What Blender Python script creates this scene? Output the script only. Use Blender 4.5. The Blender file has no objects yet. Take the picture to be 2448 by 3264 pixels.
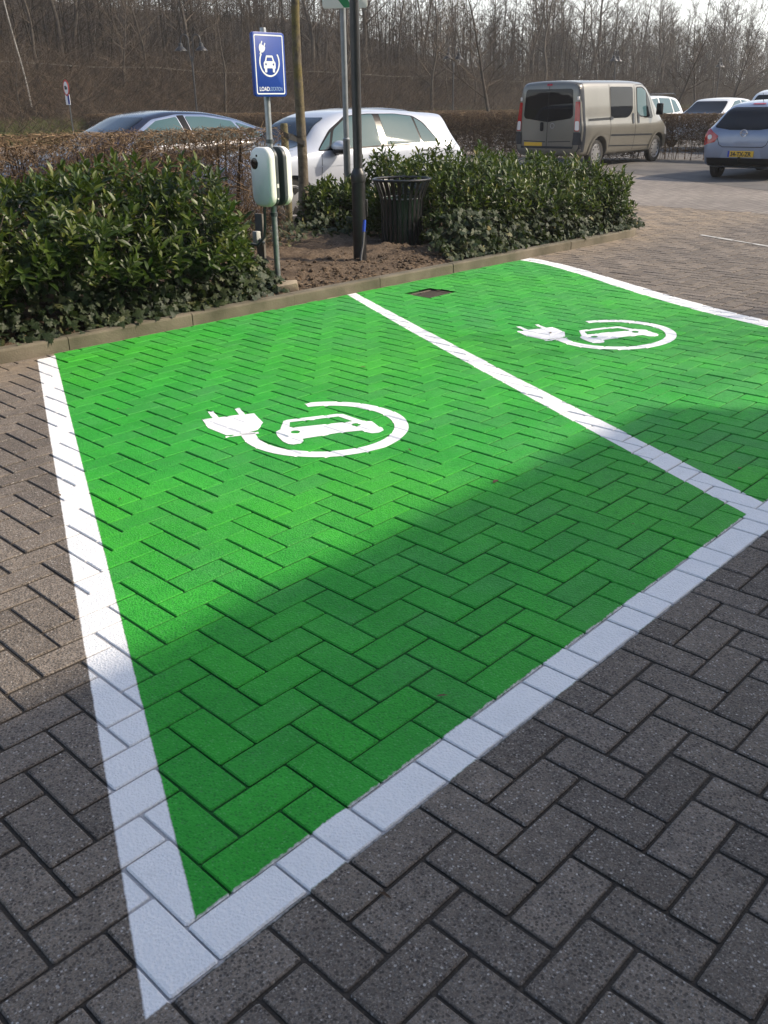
import bpy, bmesh, math, random
import numpy as np
from mathutils import Vector, Matrix, geometry, noise
from mathutils.bvhtree import BVHTree
random.seed(7); RNG = np.random.default_rng(7)
R = math.radians; PI = math.pi
scene = bpy.context.scene; COL = scene.collection
YAW = .80555
O = Vector((-.40721, 1.13874, 0)); EU = Vector((math.cos(YAW), math.sin(YAW), 0)); EV = Vector((-EU.y, EU.x, 0))
U = 0.11455                      # half a paving brick
def W(u, v, z=0.0): return O + EU*u + EV*v + Vector((0, 0, z))
FRAME = Matrix.Translation(O) @ Matrix.Rotation(YAW, 4, 'Z')

# ------------------------------------------------------------------ object helpers
def obj(name, mesh, mat=None, parent=None, smooth=None, loc=None, rot=None):
    o = bpy.data.objects.new(name, mesh); COL.objects.link(o)
    if mat is not None and len(mesh.materials) == 0:
        for m in (mat if isinstance(mat, (list, tuple)) else [mat]): mesh.materials.append(m)
    if parent is not None: o.parent = parent
    if loc is not None: o.location = loc
    if rot is not None: o.rotation_euler = rot
    return o
def tag(o, label=None, cat=None, group=None, kind=None):
    if label: o['label'] = label
    if cat: o['category'] = cat
    if group: o['group'] = group
    if kind: o['kind'] = kind
    return o
def thing(name, label, cat, loc=(0,0,0), rz=0.0, group=None):
    o = bpy.data.objects.new(name, None); COL.objects.link(o); o.empty_display_size = .2
    o.location = loc; o.rotation_euler = (0, 0, rz); tag(o, label, cat, group); return o
def dup(root, loc, rz, label, group=None, scale=None):
    r = root.copy(); COL.objects.link(r); r.location = loc; r.rotation_euler = (0, 0, rz); r['label'] = label
    if group: r['group'] = group
    if scale: r.scale = (scale,)*3
    for ch in list(root.children):
        c = ch.copy(); COL.objects.link(c); c.parent = r
        for g in list(ch.children):
            d = g.copy(); COL.objects.link(d); d.parent = c
    return r
def np_mesh(name, V, F, rnd=None, smooth=False):
    """V (n,3); F list/array of faces (uniform array or list)"""
    me = bpy.data.meshes.new(name)
    V = np.asarray(V, dtype=np.float32)
    if isinstance(F, np.ndarray):
        n, k = F.shape; tot = np.full(n, k, np.int32); flat = F.astype(np.int32).ravel()
    else:
        tot = np.array([len(f) for f in F], np.int32); flat = np.array([i for f in F for i in f], np.int32)
    me.vertices.add(len(V)); me.vertices.foreach_set('co', V.ravel())
    me.loops.add(len(flat)); me.loops.foreach_set('vertex_index', flat)
    me.polygons.add(len(tot)); st = np.concatenate([[0], np.cumsum(tot)[:-1]]).astype(np.int32)
    me.polygons.foreach_set('loop_start', st); me.polygons.foreach_set('loop_total', tot)
    me.polygons.foreach_set('use_smooth', np.full(len(tot), smooth, bool))
    me.update(calc_edges=True)
    if rnd is not None:
        a = me.attributes.new('rnd', 'FLOAT', 'FACE'); a.data.foreach_set('value', np.asarray(rnd, np.float32))
    return me
class MB:
    def __init__(s): s.v = []; s.f = []
    def add(s, vs, fs):
        b = len(s.v); s.v += [tuple(p) for p in vs]; s.f += [tuple(i+b for i in f) for f in fs]; return s
    def box(s, c, d, rot=None):
        x, y, z = d[0]/2, d[1]/2, d[2]/2
        P = [Vector(p) for p in ((-x,-y,-z),(x,-y,-z),(x,y,-z),(-x,y,-z),(-x,-y,z),(x,-y,z),(x,y,z),(-x,y,z))]
        if rot is not None: P = [rot @ p for p in P]
        c = Vector(c)
        return s.add([p+c for p in P], [(0,3,2,1),(4,5,6,7),(0,1,5,4),(1,2,6,5),(2,3,7,6),(3,0,4,7)])
    def path(s, pts, rad, n=8, cap=True):
        pts = [Vector(p) for p in pts]
        if not isinstance(rad, (list, tuple)): rad = [rad]*len(pts)
        vs = []; fs = []; prev = None
        for i, p in enumerate(pts):
            t = (pts[min(i+1, len(pts)-1)] - pts[max(i-1, 0)]).normalized()
            if prev is None: a = t.orthogonal().normalized()
            else:
                a = (prev - t*prev.dot(t)); a = a.normalized() if a.length > 1e-6 else t.orthogonal().normalized()
            prev = a; b = t.cross(a)
            for k in range(n):
                an = 2*PI*k/n; vs.append(p + (a*math.cos(an) + b*math.sin(an))*rad[i])
        for i in range(len(pts)-1):
            for k in range(n):
                k2 = (k+1) % n; fs.append((i*n+k, i*n+k2, (i+1)*n+k2, (i+1)*n+k))
        if cap: fs.append(tuple(range(n-1, -1, -1))); fs.append(tuple((len(pts)-1)*n+k for k in range(n)))
        return s.add(vs, fs)
    def lathe(s, prof, n=24, mat=None, caps=True):
        vs = []; fs = []
        for r, z in prof:
            for k in range(n): vs.append(Vector((r*math.cos(2*PI*k/n), r*math.sin(2*PI*k/n), z)))
        for i in range(len(prof)-1):
            for k in range(n):
                k2 = (k+1) % n; fs.append((i*n+k, i*n+k2, (i+1)*n+k2, (i+1)*n+k))
        if caps: fs.append(tuple(range(n-1, -1, -1))); fs.append(tuple((len(prof)-1)*n+k for k in range(n)))
        if mat is not None: vs = [mat @ p for p in vs]
        return s.add(vs, fs)
    def ell(s, c, r, nu=14, nv=9, rot=None):
        prof = []
        vs = [Vector((0,0,-1))]; fs = []
        for i in range(1, nv):
            a = -PI/2 + PI*i/nv
            for k in range(nu): vs.append(Vector((math.cos(a)*math.cos(2*PI*k/nu), math.cos(a)*math.sin(2*PI*k/nu), math.sin(a))))
        vs.append(Vector((0,0,1)))
        for k in range(nu):
            k2 = (k+1) % nu; fs.append((0, 1+k2, 1+k)); L = 1+(nv-2)*nu; fs.append((L+k, L+k2, len(vs)-1))
            for i in range(nv-2): fs.append((1+i*nu+k, 1+i*nu+k2, 1+(i+1)*nu+k2, 1+(i+1)*nu+k))
        vs = [Vector((p.x*r[0], p.y*r[1], p.z*r[2])) for p in vs]
        if rot is not None: vs = [rot @ p for p in vs]
        return s.add([p+Vector(c) for p in vs], fs)
    def prism(s, poly, z0, z1, M=None):
        """polygon in xy extruded z0..z1, optional matrix"""
        n = len(poly); vs = [Vector((x, y, z0)) for x, y in poly] + [Vector((x, y, z1)) for x, y in poly]
        if M is not None: vs = [M @ p for p in vs]
        return s.add(vs, [tuple(range(n-1, -1, -1)), tuple(range(n, 2*n))] + [(i, (i+1) % n, n+(i+1) % n, n+i) for i in range(n)])
    def mesh(s, name, bevel=0, seg=2, smooth=True, ang=35):
        me = bpy.data.meshes.new(name); me.from_pydata(s.v, [], s.f); me.update()
        if bevel or True:
            bm = bmesh.new(); bm.from_mesh(me)
            bmesh.ops.recalc_face_normals(bm, faces=bm.faces)
            if bevel:
                es = [e for e in bm.edges if len(e.link_faces) == 2 and e.calc_face_angle() > R(30)]
                bmesh.ops.bevel(bm, geom=es, offset=bevel, segments=seg, affect='EDGES', profile=.5, clamp_overlap=True)
            bm.to_mesh(me); bm.free()
        if smooth:
            me.polygons.foreach_set('use_smooth', [True]*len(me.polygons)); me.set_sharp_from_angle(angle=R(ang))
        return me
    def build(s, name, mat, parent=None, bevel=0, seg=2, smooth=True, ang=35, loc=None, rot=None):
        return obj(name, s.mesh(name, bevel, seg, smooth, ang), mat, parent, loc=loc, rot=rot)
def rrect(w, h, r, n=5, cx=0, cy=0):
    P = []
    for sx, sy, a0 in ((1,1,0),(-1,1,90),(-1,-1,180),(1,-1,270)):
        for k in range(n+1):
            a = R(a0 + 90*k/n); P.append((cx+sx*(w/2-r)+r*math.cos(a), cy+sy*(h/2-r)+r*math.sin(a)))
    return P
def rpoly(P, r, n=4):
    out = []; m = len(P)
    rr = r if isinstance(r, (list, tuple)) else [r]*m
    for i in range(m):
        p = Vector(P[i]); a = Vector(P[i-1])-p; b = Vector(P[(i+1) % m])-p
        d = min(rr[i], a.length*.45, b.length*.45); A = p+a.normalized()*d; B = p+b.normalized()*d
        for k in range(n+1):
            t = k/n; q = A*(1-t)**2 + p*2*t*(1-t) + B*t*t; out.append((q.x, q.y))
    return out
def circ(cx, cy, r, n=20, ry=None): return [(cx+r*math.cos(2*PI*k/n), cy+(ry or r)*math.sin(2*PI*k/n)) for k in range(n)]
def flat_bm(loops, cutx=(), cuty=()):
    """tessellate 2d loops (outer, holes) and cut along lines"""
    bm = bmesh.new(); L = [[Vector((x, y, 0)) for x, y in lp] for lp in loops]
    vs = [bm.verts.new(p) for lp in L for p in lp]
    for t in geometry.tessellate_polygon(L):
        try: bm.faces.new([vs[i] for i in t])
        except ValueError: pass
    for c in cutx: bmesh.ops.bisect_plane(bm, geom=bm.verts[:]+bm.edges[:]+bm.faces[:], plane_co=(c,0,0), plane_no=(1,0,0))
    for c in cuty: bmesh.ops.bisect_plane(bm, geom=bm.verts[:]+bm.edges[:]+bm.faces[:], plane_co=(0,c,0), plane_no=(0,1,0))
    bmesh.ops.remove_doubles(bm, verts=bm.verts, dist=1e-5)
    return bm

# ------------------------------------------------------------------ node helpers
class NT:
    def __init__(s, name):
        s.m = bpy.data.materials.new(name); s.m.use_nodes = True; s.t = s.m.node_tree; s.t.nodes.clear()
        s.out = s.t.nodes.new('ShaderNodeOutputMaterial'); s.b = s.t.nodes.new('ShaderNodeBsdfPrincipled')
        s.t.links.new(s.b.outputs[0], s.out.inputs[0])
    def n(s, typ, **kw):
        nd = s.t.nodes.new(typ)
        for k, v in kw.items(): setattr(nd, k, v)
        return nd
    def set(s, inp, val):
        if isinstance(val, bpy.types.NodeSocket): s.t.links.new(val, inp)
        elif val is not None:
            if inp.type == 'RGBA' and len(val) == 3: val = (*val, 1)
            inp.default_value = val
    def math(s, op, a, b=None, c=None, clamp=False):
        nd = s.n('ShaderNodeMath', operation=op, use_clamp=clamp)
        for i, x in enumerate((a, b, c)):
            if x is not None: s.set(nd.inputs[i], x)
        return nd.outputs[0]
    def add(s, a, b): return s.math('ADD', a, b)
    def sub(s, a, b): return s.math('SUBTRACT', a, b)
    def mul(s, a, b): return s.math('MULTIPLY', a, b)
    def mx(s, a, b): return s.math('MAXIMUM', a, b)
    def mn(s, a, b): return s.math('MINIMUM', a, b)
    def rng(s, x, a, b, c=0.0, d=1.0, smooth=False):
        nd = s.n('ShaderNodeMapRange'); nd.clamp = True
        if smooth: nd.interpolation_type = 'SMOOTHSTEP'
        for i, v in enumerate((x, a, b, c, d)): s.set(nd.inputs[i], v)
        return nd.outputs[0]
    def mix(s, f, a, b, typ='MIX'):
        nd = s.n('ShaderNodeMix', data_type='RGBA', blend_type=typ)
        s.set(nd.inputs[0], f); s.set(nd.inputs[6], a); s.set(nd.inputs[7], b); return nd.outputs[2]
    def coord(s, kind='Object'): return s.n('ShaderNodeTexCoord').outputs[kind]
    def noise(s, co, scale, detail=3, rough=.55, dist=0):
        nd = s.n('ShaderNodeTexNoise'); s.set(nd.inputs['Vector'], co); nd.inputs['Scale'].default_value = scale
        nd.inputs['Detail'].default_value = detail; nd.inputs['Roughness'].default_value = rough; nd.inputs['Distortion'].default_value = dist
        return nd.outputs['Fac']
    def vor(s, co, scale, feature='F1'):
        nd = s.n('ShaderNodeTexVoronoi', feature=feature); s.set(nd.inputs['Vector'], co); nd.inputs['Scale'].default_value = scale
        return nd
    def attr(s, name='rnd'): return s.n('ShaderNodeAttribute', attribute_name=name).outputs['Fac']
    def bump(s, h, strength=.3, dist=.01):
        nd = s.n('ShaderNodeBump'); s.set(nd.inputs['Height'], h); s.set(nd.inputs['Strength'], strength); nd.inputs['Distance'].default_value = dist
        s.set(s.b.inputs['Normal'], nd.outputs[0])
    def fin(s, col=None, rough=None, metal=None, spec=None, coat=None):
        for k, v in (('Base Color', col), ('Roughness', rough), ('Metallic', metal), ('Specular IOR Level', spec), ('Coat Weight', coat)):
            if v is not None: s.set(s.b.inputs[k], v)
        return s.m
def mat(name, c1, c2=None, rough=.5, metal=0.0, scale=8, bump=0, bscale=60, coat=0.0, spec=.5, rvar=0.0, detail=4, bdist=.01):
    t = NT(name); co = t.coord(); col = c1
    if c2 is not None: col = t.mix(t.rng(t.noise(co, scale, detail), .3, .7), c1, c2)
    r = rough
    if rvar: r = t.rng(t.noise(co, scale*2.3, 4), .3, .7, rough-rvar, rough+rvar)
    if bump: t.bump(t.noise(co, bscale, 4), bump, bdist)
    return t.fin(col, r, metal, spec, coat)
def mat_rnd(name, stops, rough=.5, spec=.4, trans=0.0, rscale=0.0):
    """colour picked per leaf / twig from the 'rnd' attribute"""
    t = NT(name); f = t.attr()
    cr = t.n('ShaderNodeValToRGB'); e = cr.color_ramp.elements
    e[0].position, e[0].color = stops[0][0], (*stops[0][1], 1); e[1].position, e[1].color = stops[-1][0], (*stops[-1][1], 1)
    for p, c in stops[1:-1]: x = e.new(p); x.color = (*c, 1)
    t.set(cr.inputs[0], f); m = t.fin(cr.outputs[0], rough, 0, spec)
    if trans:
        tr = t.n('ShaderNodeBsdfTranslucent'); t.set(tr.inputs[0], t.mix(.5, cr.outputs[0], (.10,.16,.02)))
        mx = t.n('ShaderNodeMixShader'); mx.inputs[0].default_value = trans
        t.t.links.new(t.b.outputs[0], mx.inputs[1]); t.t.links.new(tr.outputs[0], mx.inputs[2]); t.t.links.new(mx.outputs[0], t.out.inputs[0])
    return m

# ------------------------------------------------------------------ camera, sky, sun
cam = bpy.data.cameras.new('camera'); cam.sensor_fit = 'AUTO'; cam.sensor_width = 36
cam.lens = 2862.67/3264*36; cam.clip_start = .05; cam.clip_end = 2000
co_ = bpy.data.objects.new('camera', cam); COL.objects.link(co_); scene.camera = co_
PITCH, ROLL = .42635, -.01472
co_.matrix_world = Matrix.Translation((0, 0, 1.5)) @ Matrix.Rotation(PI/2-PITCH, 4, 'X') @ Matrix.Rotation(ROLL, 4, 'Z')
SAZ, SEL = R(1), R(36)                                # sun: straight to the camera's right
SUN = Vector((math.cos(SAZ)*math.cos(SEL), math.sin(SAZ)*math.cos(SEL), math.sin(SEL)))
w = bpy.data.worlds.new('World'); scene.world = w; w.use_nodes = True; nt = w.node_tree
bg = nt.nodes['Background']; sky = nt.nodes.new('ShaderNodeTexSky'); sky.sky_type = 'NISHITA'; sky.sun_disc = False
sky.sun_elevation = SEL; sky.sun_rotation = PI/2 - SAZ; sky.dust_density = 2.2; sky.air_density = 1.0; sky.ozone_density = 1.0
tcw = nt.nodes.new('ShaderNodeTexCoord'); spw = nt.nodes.new('ShaderNodeSeparateXYZ'); nt.links.new(tcw.outputs['Generated'], spw.inputs[0])
mrw = nt.nodes.new('ShaderNodeMapRange'); mrw.interpolation_type = 'SMOOTHSTEP'; nt.links.new(spw.outputs[2], mrw.inputs[0])
for i_, v_ in ((1, .42), (2, .0), (3, .0), (4, .85)): mrw.inputs[i_].default_value = v_
mxw = nt.nodes.new('ShaderNodeMix'); mxw.data_type = 'RGBA'; nt.links.new(mrw.outputs[0], mxw.inputs[0]); nt.links.new(sky.outputs[0], mxw.inputs[6]); mxw.inputs[7].default_value = (8.3, 8.5, 8.3, 1)   # pale spring haze above the horizon
nt.links.new(mxw.outputs[2], bg.inputs[0]); bg.inputs[1].default_value = .15
sl = bpy.data.lights.new('sun', 'SUN'); sl.energy = 3.95; sl.angle = R(.6); sl.color = (1.0, .87, .70)
so = bpy.data.objects.new('sun', sl); COL.objects.link(so); so.rotation_euler = SUN.to_track_quat('Z', 'Y').to_euler(); so.location = (20, 8, 20)
scene.view_settings.view_transform = 'Standard'; scene.view_settings.look = 'None'; scene.view_settings.exposure = .60; scene.view_settings.gamma = 1
scene.cycles.max_bounces = 6; scene.cycles.transparent_max_bounces = 6; scene.cycles.use_denoising = True
# ------------------------------------------------------------------ paving: herringbone bricks laid out in the (u, v) frame of the kerb
def vk(u): return 4.68 - .02*u                       # front of the kerb
def pf(pts, deg): return np.polyfit([p[0] for p in pts], [p[1] for p in pts], deg)
LO = np.array([.4663, -.053]); LI = np.array([.4635, .086])
ML = pf([(.0,2.73),(.121,2.784),(1.039,3.22),(1.747,3.556),(3.851,4.55),(4.482,4.90)], 2)
MR = pf([(.0,2.89),(.102,2.94),(1.023,3.335),(1.764,3.723),(4.035,4.745),(4.423,4.98)], 2)
RL = pf([(0,5.55),(.7,5.80),(1.372,6.057),(1.912,6.216),(2.407,6.40),(3.054,6.755),(3.662,7.135),(4.084,7.257),(4.445,7.40)], 4)
RU = pf([(0,5.74),(.7,5.97),(1.459,6.259),(2.011,6.423),(2.576,6.71),(3.237,7.066),(3.825,7.38),(4.067,7.42),(4.477,7.578)], 4)
DR = (5.28, 5.64, 3.93, 4.23)                         # drain grate opening
def pavement_mat():
    t = NT('brick paving and road paint'); co = t.coord()
    sx = t.n('ShaderNodeSeparateXYZ'); t.set(sx.inputs[0], co); u, v, z = sx.outputs
    rnd = t.attr()
    n1 = t.noise(co, 95, 3); n2 = t.noise(co, 1.3, 3); n3 = t.noise(co, 6, 4); n4 = t.noise(co, 420, 2)
    jit = t.mul(t.sub(n1, .5), .009); jit = t.add(jit, t.mul(t.sub(t.noise(co, 14, 2), .5), .008))
    vv = t.add(v, jit); uu = t.add(u, jit)
    def poly(c):
        r = float(c[0])
        for k in c[1:]: r = t.add(t.mul(vv, r), float(k))
        return r
    def step(x, e=.0025): return t.rng(x, -e, e)
    def band(a, b): return t.mul(step(t.sub(uu, poly(a))), step(t.sub(poly(b), uu)))
    ext = t.mul(step(t.sub(uu, poly(LO))), step(t.sub(poly(RU), uu)))
    front = t.mul(step(vv), step(t.sub(U+.0045, vv)))
    kerbside = t.mul(step(vv), step(t.sub(t.sub(4.675, t.mul(uu, .02)), vv)))
    kerbw = t.mul(step(vv), step(t.sub(t.sub(4.63, t.mul(uu, .02)), vv)))
    white = t.mx(t.mx(t.mul(band(LO, LI), kerbw), t.mul(band(ML, MR), kerbside)), t.mx(t.mul(band(RL, RU), kerbside), t.mul(front, ext)))
    green = t.mul(t.mul(t.mul(ext, kerbside), step(t.sub(uu, t.add(poly(LI), -.004)))), t.sub(1, white))
    # bare concrete brick: exposed aggregate
    b1 = t.mix(rnd, (.172,.139,.109), (.310,.254,.200)); n6 = t.noise(co, 26, 5, .7)
    b1 = t.mix(t.rng(n6, .40, .62, 0, .55), b1, (.105,.091,.077)); b1 = t.mix(t.rng(n3, .56, .74, 0, .6), b1, (.30,.25,.20)); b1 = t.mix(t.rng(n2, .35, .65), b1, t.mix(1.0, b1, (.83,.84,.88), 'MULTIPLY'))
    vo = t.vor(co, 140); cs = t.n('ShaderNodeSeparateColor'); t.set(cs.inputs[0], vo.outputs['Color'])
    speck = t.mul(t.rng(cs.outputs[0], .80, .84), t.rng(vo.outputs['Distance'], .5, .3))
    b1 = t.mix(t.mul(speck, .85), b1, t.mix(cs.outputs[1], (.34,.31,.28), (.66,.62,.57)))
    vo2 = t.vor(co, 310); cs2 = t.n('ShaderNodeSeparateColor'); t.set(cs2.inputs[0], vo2.outputs['Color']); b1 = t.mix(t.rng(cs2.outputs[0], .62, .9, 0, .55), b1, t.mix(cs2.outputs[1], (.20,.18,.16), (.42,.38,.33)))
    b1 = t.mix(t.rng(cs2.outputs[2], .6, .9, 0, .5), b1, (.045,.040,.036))
    dark = t.mul(t.rng(cs.outputs[2], .70, .76), t.rng(vo.outputs['Distance'], .55, .35))
    b1 = t.mix(t.mul(dark, .65), b1, (.03,.026,.024)); b1 = t.mix(t.rng(n4, .3, .7, 0, .35), b1, (.06,.055,.05))
    du_ = t.rng(t.sub(t.sub(4.68, t.mul(u, .02)), v), .75, .02); b1 = t.mix(t.mul(du_, t.rng(t.noise(co, 3.3, 5, .7), .38, .60, .1, .85)), b1, (.27,.215,.155))   # sand swept against the kerb
    # paint
    g = t.mix(t.rng(t.noise(co, 2.2, 4), .35, .7), (.024,.305,.026), (.036,.390,.040))
    worn = t.rng(t.add(t.mul(t.noise(co, 3.1, 5, .65), .8), t.add(t.mul(u, .035), t.mul(rnd, .12))), .50, .80, 0, .42)
    g = t.mix(worn, g, (.13,.33,.15)); g = t.mix(t.rng(t.noise(co, .55, 3), .42, .64, 0, .55), g, (.062,.425,.020)); g = t.mix(t.rng(t.noise(co, 17, 6, .75), .48, .70, 0, .55), g, (.014,.225,.022)); g = t.mix(t.rng(t.noise(co, 60, 4, .7), .52, .70, 0, .30), g, (.10,.50,.09)); g = t.mix(t.rng(rnd, .0, 1, .0, .36), g, (.016,.195,.03))
    g = t.mix(t.mul(speck, .16), g, (.3,.5,.3)); g = t.mix(t.mul(dark, .42), g, (.01,.12,.02))
    wh = t.mix(t.rng(n3, .3, .7), (.75,.758,.765), (.80,.802,.802)); wh = t.mix(t.mul(dark, .07), wh, (.4,.4,.4)); wh = t.mix(t.rng(t.noise(co, 11, 6, .75), .56, .74, 0, .30), wh, (.42,.42,.41))
    col = t.mix(green, b1, g); col = t.mix(white, col, wh)
    # sand and thin paint down in the joints
    jd = t.rng(z, -.0026, -.0058)
    jc = t.mix(green, (.048,.041,.034), (.010,.095,.015)); jc = t.mix(white, jc, (.42,.42,.43)); col = t.mix(jd, col, jc)
    paint = t.mx(green, white)
    h = t.add(t.mul(n4, .5), t.mul(vo.outputs['Distance'], .8)); h = t.add(h, t.mul(n1, .6))
    t.bump(h, t.rng(paint, 0, 1, .75, .62), .005)
    return t.fin(col, t.rng(paint, 0, 1, .85, .70), 0, t.rng(paint, 0, 1, .25, .22))
MPAVE = pavement_mat()
BV, BD, GAP, CH = .0040, .0042, .0017, .006
BR = {}
def brick_at(x, y):
    m = (x-y-1) % 4
    if m == 0: return (x, y, 0)
    if m == 1: return (x-1, y, 0)
    if m == 3: return (x, y, 1)
    return (x, y-1, 1)
def brick_par(k):
    if k not in BR:
        x, y, o = k
        cu, cv = (x+(1 if o == 0 else .5))*U, (y+(.5 if o == 0 else 1))*U
        r = random.Random(x*7919+y*104729+o)
        lo, ru = np.polyval(LO, cv), np.polyval(RU, cv); gp = GAP if (-.02 < cv and lo < cu < ru) else GAP+.0015
        BR[k] = (cu, cv, (U if o == 0 else U/2)-gp-r.random()*.0014, (U/2 if o == 0 else U)-gp-r.random()*.0014,
                 r.uniform(-.0018, .0018), r.uniform(-.007, .007), r.uniform(-.007, .007), r.random())
    return BR[k]
PU0, PU1, PV0 = -2.0, 13.0, -1.9                     # extents of modelled brickwork
def in_planter(u, v, pad=0):
    if v < vk(u)-pad: return False
    if u > 10.25+pad or v > 8.05+pad: return False
    if u > 9.55 and v < vk(u)+.7: return (u-9.55)**2 + (v-(vk(u)+.7))**2 < (.7+pad)**2
    return True
def brick_mesh():
    V = []; F = []; rn = []
    for y in range(int(PV0/U), int(9.0/U)):
        for x in range(int(PU0/U), int(PU1/U)):
            k = brick_at(x, y)
            if (k[0], k[1]) != (x, y): continue
            cu, cv, a, b, dz, tx, ty, rr = brick_par(k)
            if v_skip(cu, cv): continue
            n0 = len(V)
            for (ha, hb, zz) in ((a, b, -.03), (a, b, -BD), (a-BV, b-BV, 0)):
                c = CH*.7
                for px, py in ((ha, -hb+c), (ha, hb-c), (ha-c, hb), (-ha+c, hb), (-ha, hb-c), (-ha, -hb+c), (-ha+c, -hb), (ha-c, -hb)):
                    V.append((cu+px, cv+py, zz+dz+(tx*px+ty*py)*(zz > -.02)))
            for r_ in (0, 1):
                for i in range(8):
                    j = (i+1) % 8; F.append((n0+r_*8+i, n0+r_*8+j, n0+r_*8+8+j, n0+r_*8+8+i)); rn.append(rr)
            F.append(tuple(n0+16+i for i in range(8))); rn.append(rr)
    return V, F, rn
def v_skip(u, v):
    if v > vk(u)-.06 and u < 10.9 and in_planter(u, v, -.10): return True
    if v > vk(u)+.35 and u < 10.2: return True
    return v > 8.4
V_, F_, rn_ = brick_mesh()
me = np_mesh('bricks', V_, F_, rn_); bm = bmesh.new(); bm.from_mesh(me); bpy.data.meshes.remove(me)
lay = bm.faces.layers.float.get('rnd')
def cutseg(p, q, r=.25):
    d = Vector((q[0]-p[0], q[1]-p[1], 0)); L = d.length; d.normalize(); P0 = Vector((p[0], p[1], 0))
    g = []
    for f in bm.faces:
        c = f.verts[0].co - P0; tt = c.x*d.x+c.y*d.y
        if -r < tt < L+r and abs(c.x*d.y-c.y*d.x) < r: g.append(f)
    es = {e for f in g for e in f.edges}; vs = {v for f in g for v in f.verts}
    bmesh.ops.bisect_plane(bm, geom=list(vs)+list(es)+g, plane_co=P0, plane_no=(-d.y, d.x, 0))
def curve(c, n): return [(float(np.polyval(c, v)), v) for v in np.linspace(0, 4.64, n)]
for c, n in ((LO, 2), (LI, 2), (ML, 5), (MR, 5), (RL, 7), (RU, 7)):
    P_ = curve(c, n)
    for a_, b_ in zip(P_, P_[1:]): cutseg(a_, b_)
cutseg((-.1, 0), (6, 0)); cutseg((-.1, U), (6, U))
for a_, b_ in (((DR[0], DR[2]), (DR[1], DR[2])), ((DR[0], DR[3]), (DR[1], DR[3])), ((DR[0], DR[2]), (DR[0], DR[3])), ((DR[1], DR[2]), (DR[1], DR[3]))): cutseg(a_, b_, .15)
def piece(u, v):
    if DR[0] < u < DR[1] and DR[2] < v < DR[3]: return None
    if v < 0 or v > vk(u)+.02: return 0
    lo, li, ml, mr, rl, ru = [float(np.polyval(c, v)) for c in (LO, LI, ML, MR, RL, RU)]
    if u < lo or u > ru: return 0
    if v < U: return 1
    return 2 if u < li else 5 if u < ml else 3 if u < mr else 6 if u < rl else 4
sets = {}
for f in bm.faces:
    c = f.calc_center_median(); k = piece(c.x, c.y)
    if k is not None: sets.setdefault(k, []).append(f)
NM = {0: 'brick_paving', 1: 'white_front_line', 2: 'white_bay_line', 3: 'white_bay_line', 4: 'white_bay_line', 5: 'green_parking_bay', 6: 'green_parking_bay'}
for k in sorted(sets):
    vid = {}; V2 = []; F2 = []; r2 = []
    for f in sets[k]:
        ff = []
        for vtx in f.verts:
            i = vid.get(vtx)
            if i is None:
                i = len(V2); vid[vtx] = i; V2.append(tuple(vtx.co))
            ff.append(i)
        F2.append(tuple(ff)); r2.append(f[lay])
    o = obj(NM[k], np_mesh(NM[k], V2, F2, r2), MPAVE); o.matrix_world = FRAME; tag(o, kind='structure')
bm.free()
# sand bed below the bricks, and the plain surface of the car park farther off
def far_mat():
    t = NT('worn car park paving'); co = t.coord()
    n1 = t.noise(co, .5, 5); n2 = t.noise(co, 9, 4); n3 = t.noise(co, 45, 3)
    br = t.n('ShaderNodeTexBrick'); t.set(br.inputs['Vector'], co); br.inputs['Scale'].default_value = 1/.22; br.inputs['Mortar Size'].default_value = .035
    br.inputs['Brick Width'].default_value = 1.0; br.inputs['Row Height'].default_value = .5
    t.set(br.inputs['Color1'], (.20,.175,.150,1)); t.set(br.inputs['Color2'], (.28,.245,.212,1)); t.set(br.inputs['Mortar'], (.07,.062,.054,1))
    c = t.mix(t.rng(n1, .35, .65), br.outputs[0], t.mix(1.0, br.outputs[0], (.72,.72,.74), 'MULTIPLY'))
    c = t.mix(t.rng(n2, .3, .75, 0, .45), c, (.24,.215,.19)); t.bump(t.add(t.mul(br.outputs['Fac'], -1.0), n3), .5, .01)
    return t.fin(c, .85, 0, .3)
MFAR = far_mat()
MSAND = mat('joint sand', (.022,.019,.016), (.05,.043,.036), .95, scale=30)
def sheet(name, rects, z, m):
    mb = MB()
    for u0, u1, v0, v1 in rects: mb.add([(u0,v0,z),(u1,v0,z),(u1,v1,z),(u0,v1,z)], [(0,1,2,3)])
    o = mb.build(name, m, smooth=False); o.matrix_world = FRAME; tag(o, kind='structure'); return o
sheet('joint_sand', [(PU0-.3, DR[0], PV0-.3, 9.4), (DR[1], PU1+.3, PV0-.3, 9.4), (DR[0], DR[1], PV0-.3, DR[2]), (DR[0], DR[1], DR[3], 9.4)], -.0068, MPAVE)
sheet('sand_bed', [(PU0-.3, PU1+.3, PV0-.3, 9.4)], -.042, MSAND)
sheet('car_park_paving', [(PU1, 60, -60, 90), (-90, PU0, -60, 90), (PU0, PU1, -60, PV0), (PU0, PU1, 8.4, 90), (PU0, 10.2, 8.05, 8.4)], -.004, MFAR)
MASPH = mat('parking row asphalt', (.075,.071,.068), (.125,.115,.105), .9, scale=1.7, bump=.3, bscale=120)
o = MB().add([(13.2,.3,0),(60,.3,0),(60,40,0),(27,21.5,0),(18.68,9.3,0)], [(0,1,2,3,4)]).build('parking_row_asphalt', MASPH, smooth=False); o.matrix_world = FRAME; tag(o, kind='structure')
MEARTH = mat('earth', (.07,.055,.035), (.10,.085,.05), .95, scale=.4)
o = MB().add([(-1200,-1200,-.05),(1200,-1200,-.05),(1200,1200,-.05),(-1200,1200,-.05)], [(0,1,2,3)]).build('ground', MEARTH, smooth=False); tag(o, kind='structure')
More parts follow.
